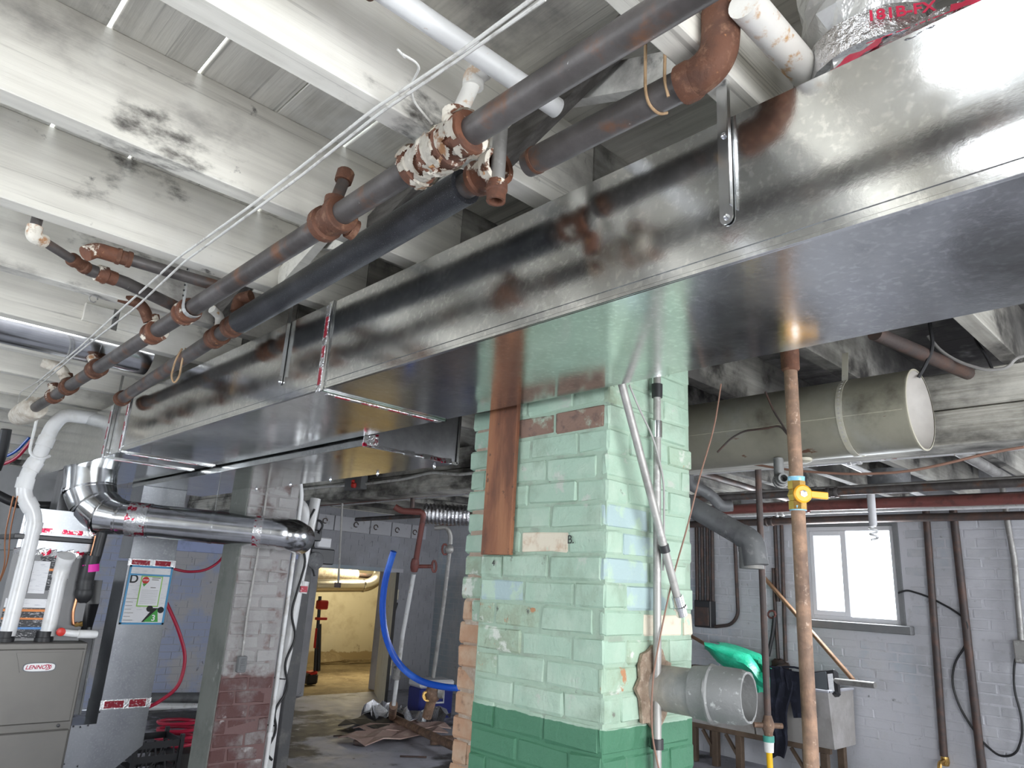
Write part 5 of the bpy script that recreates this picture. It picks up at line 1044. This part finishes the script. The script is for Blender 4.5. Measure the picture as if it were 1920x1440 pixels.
# grey vent pipe coming from behind the chimney
v0, v1 = PD(1270, 935, 4.4), PD(1402, 1010, 4.0)
parts = [('pipe', B().tube([v0 + (v0 - v1) * .6, v1], .062, 20), 'galv_dark'), ('elbow', B().tube([v1 - (v1 - v0) * .08, v1 + (v1 - v0) * .06, v1 + (v1 - v0) * .10 + V((0, 0, -.12))], .066, 20, .05), 'galv_dark'), ('collar', B().lathe(PD(1408, 1025, 4.0), (0, 0, -1), [(0, .062), (0, .069), (.03, .069), (.03, .066), (.12, .066), (.12, .058)], 20), 'galv_old')]
thing('vent_elbow_pipe', 'dark grey sheet metal vent pipe with a downward elbow right of the chimney', 'pipe', parts)
# ---- small pipes under the joists beyond the beam
cols = ['dark_iron', 'red_oxide', 'white_pipe', 'steel_pipe', 'conduit_grey', 'red_oxide', 'dark_iron', 'white_pipe', 'dark_iron']
nm = ['nearest dark iron', 'second red brown', 'slim white', 'fourth dark steel', 'slim grey', 'thick red brown', 'thin black', 'high white', 'last dark']
for i, (x, z, r) in enumerate(((4.15, 2.60, .030), (4.6, 2.66, .035), (5.0, 2.70, .018), (5.45, 2.56, .028), (5.9, 2.66, .016), (6.5, 2.60, .045), (7.0, 2.70, .022), (7.45, 2.66, .018), (7.9, 2.63, .04))):
    b = B().tube([(x, -1.0 + .3 * i, z), (x, 3.0, z + .01), (x, 9.8 - .3 * i, z - .02)], r, 12)
    c = B()
    for yy in (1.2 + .35 * i, 3.1 + .2 * i, 5.5): c.coupling((x, yy, z + .005), (0, 1, 0), r + .006, .09, .005, 12)
    thing('ceiling_pipe', nm[i] + ' pipe running along under the joists beyond the beam', 'pipe', [('pipe', b, cols[i]), ('coupling', c, cols[i])])
for i, (x, y, x2, y2, r, m, lab) in enumerate(((4.0, 2.1, 7.6, 2.25, .02, 'white_pipe', 'white cross pipe running toward the window above the tank end'), (4.1, 3.3, 8.0, 3.5, .03, 'dark_iron', 'dark cross pipe leading to the window wall'), (3.9, 4.6, 7.8, 4.5, .025, 'conduit_grey', 'grey cross pipe behind the gas pipe'), (4.0, 1.35, 7.0, 1.4, .04, 'conduit_grey', 'thick grey cross pipe at the far right ceiling'))):
    run('cross_pipe', lab, [(x, y, 2.79), (x2, y2, 2.79)], r, m)
run('wrapped_pipe', 'lumpy wrapped pipe near the ceiling right of the chimney', [V((PD(1290, 908, 5.0).x, PD(1290, 908, 5.0).y, 3.125)), PD(1290, 908, 5.0), PD(1330, 925, 5.0), PD(1352, 950, 5.0), PD(1372, 948, 5.0)], .04, 'galv_dark')
c = PD(1668, 915, 5.8)
thing('round_ceiling_box', 'round grey ceiling box between pipes near the window', 'ceiling box', [('drum', B().lathe((c.x, c.y, 2.83), (0, 0, -1), [(0, .16), (.12, .16), (.16, .13), (.18, .04)], 20), 'galv_dark'), ('rim', B().lathe((c.x, c.y, 2.68), (0, 0, -1), [(0, .16), (0, .17), (.02, .17), (.02, .16)], 20), 'conduit_grey')])
for i, (x, dd_) in enumerate(((1330, 5.0), (1560, 6.5))):
    pass
# ---- things on the window wall
XW = XR - .04
def riser(name, label, x0, y0, x1, y1, r, m, extra=(), top=2.74):
    a, c = PX(x0, y0, XW), PX(x1, y1, XW); dl = (c - a); lo = c
    return thing(name, label, 'pipe', [('pipe', B().tube([a + (a - c) * ((top - a.z) / (a.z - c.z)), c], r, 12), m)] + list(extra))
c = PX(1772, 1425, XW)
riser('wall_riser', 'dark iron riser on the wall ending in a small brass tap, right of the window', 1738, 985, 1770, 1418, .034, 'dark_iron', [('tap', B().lathe(c + V((0, 0, .03)), (0, 0, -1), [(0, .035), (.05, .04), (.08, .03)], 10).tube([c + V((-.02, 0, 0)), c + V((-.10, .02, -.02)), c + V((-.12, .02, -.10))], .02, 8, .03), 'brass')])
riser('wall_riser', 'dark conduit on the wall running down out of view, second from the window', 1790, 985, 1850, 1520, .036, 'dark_iron')
a = PX(1912, 1200, XW)
thing('outlet_conduit', 'grey conduit down to an outlet box at the right edge of the window wall', 'conduit', [('pipe', B().tube([PX(1888, 978, XW) + V((0, 0, .4)), PX(1890, 985, XW), PX(1902, 1050, XW), PX(1915, 1205, XW)], .026, 12), 'conduit_grey'), ('box', B().box(XW - .04, XW + .035, a.y - .07, a.y + .05, a.z - .20, a.z - .0, .01), 'conduit_grey')])
thing('loop_cable', 'black cable looping across the window wall and hanging down', 'cable', [('cable', B().tube([PX(1684, 1112, XW), PX(1700, 1106, XW), PX(1740, 1118, XW), PX(1790, 1145, XW), PX(1815, 1165, XW - .03), PX(1812, 1210, XW), PX(1790, 1240, XW), PX(1784, 1280, XW), PX(1800, 1330, XW), PX(1840, 1390, XW), PX(1875, 1420, XW), PX(1905, 1415, XW), PX(1918, 1380, XW), PX(1915, 1340, XW), PX(1900, 1290, XW), PX(1902, 1240, XW), PX(1912, 1215, XW)], .010, 8, .15), 'black_rubber')])
# meter conduits and box left of window
for i, x in enumerate((1308, 1318, 1328, 1337)):
    thing('panel_conduit', ['leftmost', 'second', 'third', 'rightmost'][i] + ' of four dark conduits entering the black wall panel', 'conduit', [('panel_conduit', B().tube([PX(x, 1165, XW), PX(x - 2, 1000, XW), V((XW, PX(x - 2, 1000, XW).y, 2.75))], .022, 10), 'dark_iron')])
a, c = PX(1309, 1125, XW), PX(1341, 1178, XW)
thing('wall_panel', 'black electrical panel on the wall right of the chimney', 'electrical panel', [('box', B().box(XW - .10, XW + .03, c.y, a.y, c.z, a.z, .01), 'black_plastic'), ('cover', B().box(XW - .115, XW - .10, c.y + .02, a.y - .02, c.z + .02, a.z - .08, .004), 'dark_iron'), ('side_conduit', B().tube([PX(1341, 1175, XW), PX(1370, 1172, XW), PX(1384, 1155, XW), PX(1378, 1020, XW), V((XW, PX(1378, 1020, XW).y, 2.7))], .020, 10, .1), 'dark_iron')])
# plumbing cluster
for x, m, lab, y1 in ((1455, 'dark_iron', 'dark water pipe on the wall, left of a pair above the sink', 1128), (1467, 'dark_iron', 'dark water pipe on the wall, right of a pair above the sink', 1240)):
    riser('sink_pipe', lab, x - 2, 985, x + (6 if y1 > 1200 else 4), y1, .022, m)
a = PX(1462, 1250, XW)
thing('mixer_tap', 'old black mixer tap with red wheel above the sink', 'tap', [('body', B().ball(a, .10, 12, .5, 1, .9, .15).tube([a + V((-.02, -.12, .03)), a + V((-.05, -.02, 0)), a + V((-.16, .0, -.06))], .03, 10, .05), 'dark_iron'), ('riser', B().tube([PX(1459, 1235, XW), PX(1452, 1120, XW), PX(1450, 1065, XW)], .02, 10), 'dark_iron'), ('hand_wheel', B().tube([PX(1447 + 7 * math.cos(t), 1152 + 7 * math.sin(t), XW - .05) for t in [k * .7 for k in range(9)]], .012, 8, closed=True), 'red_oxide'), ('hose', B().tube([PX(1452, 1155, XW - .04), PX(1449, 1190, XW - .05), PX(1440, 1230, XW - .08)], .022, 10, .1), 'black_rubber')])
# bulb in a socket by the window
c = PD(1637, 982, 5.9)
thing('spiral_bulb', 'unlit spiral bulb in a white socket hanging in front of the window', 'light bulb', [('socket', B().lathe((c.x, c.y, 2.72), (0, 0, -1), [(0, .05), (.03, .05), (.04, .032), (2.72 - c.z - .0, .032), (2.72 - c.z + .02, .025)], 14), 'cooler_white'), ('spiral_tube', B().tube([V((c.x + .028 * math.cos(t), c.y + .028 * math.sin(t), c.z - .02 - .0095 * t / 1.2)) for t in [k * .6 for k in range(24)]], .010, 8), 'bulb_glass'), ('pull_chain', B().tube([V((c.x + .06, c.y, 2.66)), V((c.x + .06, c.y, 1.75))], .002, 6), 'cable_white')])
# ---- double wash tub
SX0, SX1, SY0, SY1, SZ0, SZ1 = 7.52, 8.13, 3.28, 4.95, .40, .93
b = B()
def tub(x0, x1, y0, y1, z0, z1):
    dx = .10; t = .04
    ring = lambda a0, a1, c0, c1, z: [V((a0, c0, z)), V((a1, c0, z)), V((a1, c1, z)), V((a0, c1, z))]
    return B().rings([ring(x0 + dx, x1, y0 + .01, y1 - .01, z0), ring(x0, x1, y0, y1, z1), ring(x0 + t, x1 - t, y0 + t, y1 - t, z1), ring(x0 + dx + t, x1 - t, y0 + t + .01, y1 - t - .01, z0 + t)])
ymid = (SY0 + SY1) / 2
t1, t2 = tub(SX0, SX1, SY0, ymid, SZ0, SZ1), tub(SX0, SX1, ymid, SY1, SZ0, SZ1); t1.sm = t2.sm = False
rim = B().box(SX0 - .012, SX0 + .03, SY0 - .012, SY1, SZ1 - .012, SZ1 + .012, .005).box(SX0, SX1, SY0 - .012, SY0 + .03, SZ1 - .012, SZ1 + .012, .005)
parts = [('basin', t1, 'sink_concrete'), ('basin', t2, 'sink_concrete'), ('rim', rim, 'sink_rim'), ('apron_rail', B().box(SX0 + .09, SX0 + .14, SY0 + .05, SY1 - .02, SZ0 - .05, SZ0, .004), 'old_timber')]
for y in (SY0 + .12, SY0 + .30, ymid + .2, SY1 - .35, SY1 - .08):
    parts.append(('leg', B().box(SX0 + .09, SX0 + .16, y - .035, y + .035, 0, SZ0 - .05, .004), 'old_timber'))
    parts.append(('brace', B().bar((SX0 + .12, y, .12), (SX0 + .12, y + .16, SZ0 - .06), .03, .03), 'old_timber'))
for y in (SY0 + .12, SY1 - .08): parts.append(('leg', B().box(SX1 - .12, SX1 - .05, y - .035, y + .035, 0, SZ0, .004), 'old_timber'))
thing('wash_tub', 'grey concrete double wash tub on timber legs below the window', 'sink', parts)
# things in and on the tub
def px7(x, y, X0=7.5): return PX(x, y, X0)
outl = [(1320, 1205), (1335, 1207), (1355, 1212), (1380, 1220), (1405, 1228), (1418, 1245), (1428, 1262), (1440, 1268)]
low = [(1322, 1215), (1330, 1222), (1345, 1240), (1362, 1252), (1385, 1260), (1402, 1268), (1418, 1290), (1432, 1300)]
g = []
for i in range(8):
    row = []
    for j in range(7):
        tt = j / 6; X_ = 7.56 - .16 * math.sin(math.pi * tt) + random.uniform(-.02, .02)
        x = outl[i][0] * (1 - tt) + low[i][0] * tt; y = outl[i][1] * (1 - tt) + low[i][1] * tt
        row.append(PX(x, y, X_))
    g.append(row)
g2 = [[p + V((.28 + .05 * math.sin(i + j), 0, 0)) for j, p in enumerate(r)] for i, r in enumerate(g)]
b = B().sheet(g, .006)
bag2 = B().sheet([[PX(1418 + 5 * j, 1262 + 12 * i + random.uniform(-2, 2), 7.44 + random.uniform(-.02, .02)) for j in range(6)] for i in range(4)], .006)
thing('green_bag', 'crumpled green plastic bag draped over the wash tub', 'bag', [('bag_front', b, 'bag_green'), ('bag_back', B().sheet(g2, .006), 'bag_green'), ('bag_tail', bag2, 'bag_green')])
gl = [[PX(1440 + 35 * j / 6 + (4 * math.sin(i * .8) if i > 1 else 0) - (2 * i if j == 0 and i < 4 else 0) + (8 - i) * (1 if j == 6 else 0), 1252 + i * 14 + 3 * math.sin(j * 1.4), 7.46 - .02 * math.sin(j * 2.0 + i * .4)) for j in range(7)] for i in range(13)]
gr_ = [[PX(1470 + 45 * j / 5 + i * 3, 1256 + i * 15 + 6 * j / 5 * (i == 0), 7.47 - .02 * math.sin(j * 2.2 + i)) for j in range(6)] for i in range(7)]
tp_ = [[PX(1432 + 92 * j / 8, 1253 + 1.2 * j + 2 * math.sin(j), 7.46 + .10 * i) + V((0, 0, .02)) for j in range(9)] for i in range(4)]
thing('dark_trousers', 'dark navy trousers hanging over the front of the wash tub', 'clothing', [('left_leg', B().sheet(gl, .02), 'dark_cloth'), ('right_leg', B().sheet(gr_, .02), 'dark_cloth'), ('waist', B().sheet(tp_, .02), 'dark_cloth')])
c = PX(1540, 1283, 7.7)
rot = Matrix.Rotation(math.radians(28), 3, 'Y') @ Matrix.Rotation(math.radians(-14), 3, 'X')
parts = [('case', B().obox(c, rot @ V((.05, 0, 0)), rot @ V((0, .17, 0)), rot @ V((0, 0, .13)), .02), 'black_plastic'), ('screen', B().obox(c + rot @ V((-.052, .03, .0)), rot @ V((.003, 0, 0)), rot @ V((0, .11, 0)), rot @ V((0, 0, .10)), .004), 'badge_rim'), ('side_label', B().obox(c + rot @ V((-.053, -.115, -.02)), rot @ V((.003, 0, 0)), rot @ V((0, .025, 0)), rot @ V((0, 0, .09))), 'paper')]
thing('black_device', 'black boxy device with a screen lying in the wash tub', 'device', parts)
c2 = PX(1560, 1275, 7.8)
thing('green_packet', 'small green plastic packet behind the device in the wash tub', 'packet', [('green_packet', B().sheet([[PX(1512 + 9 * j, 1268 + 3 * i + 2 * math.sin(j), 7.85 + .03 * i) for j in range(4)] for i in range(4)], .01), 'bag_green')])
thing('grey_pipe_offcut', 'grey plastic pipe lying across the end of the wash tub', 'pipe', [('grey_pipe_offcut', B().tube([PX(1565, 1277, 7.7), PX(1641, 1285, 7.62)], .030, 14), 'conduit_grey')])
a, c = PX(1432, 1082, XW - .02), PX(1600, 1275, 7.85)
thing('wooden_stick', 'reddish wooden stick leaning from the wall into the wash tub', 'stick', [('stick', B().bar(a, c, .045, .035, bev=.006), 'stick_wood'), ('stick_tip', B().bar(c, c + (c - a).normalized() * .05, .03, .025), 'stick_wood')])
a, c = PX(1270, 1178, 8.18), PX(1330, 1212, 7.62)
thing('broom_handle', 'reddish handle poking into the green bag from behind the chimney', 'handle', [('broom_handle', B().tube([a, c], .02, 10), 'stick_wood')])
thing('tub_shelf', 'dark plank shelf on the wall behind the wash tub', 'shelf', [('board', B().box(7.95, 8.19, 4.2, 5.2, PX(1310, 1248, 8.1).z - .03, PX(1310, 1248, 8.1).z, .004), 'old_timber'), ('bracket', B().box(8.13, 8.19, 4.5, 4.53, PX(1310, 1248, 8.1).z - .15, PX(1310, 1248, 8.1).z - .03), 'dark_iron')])
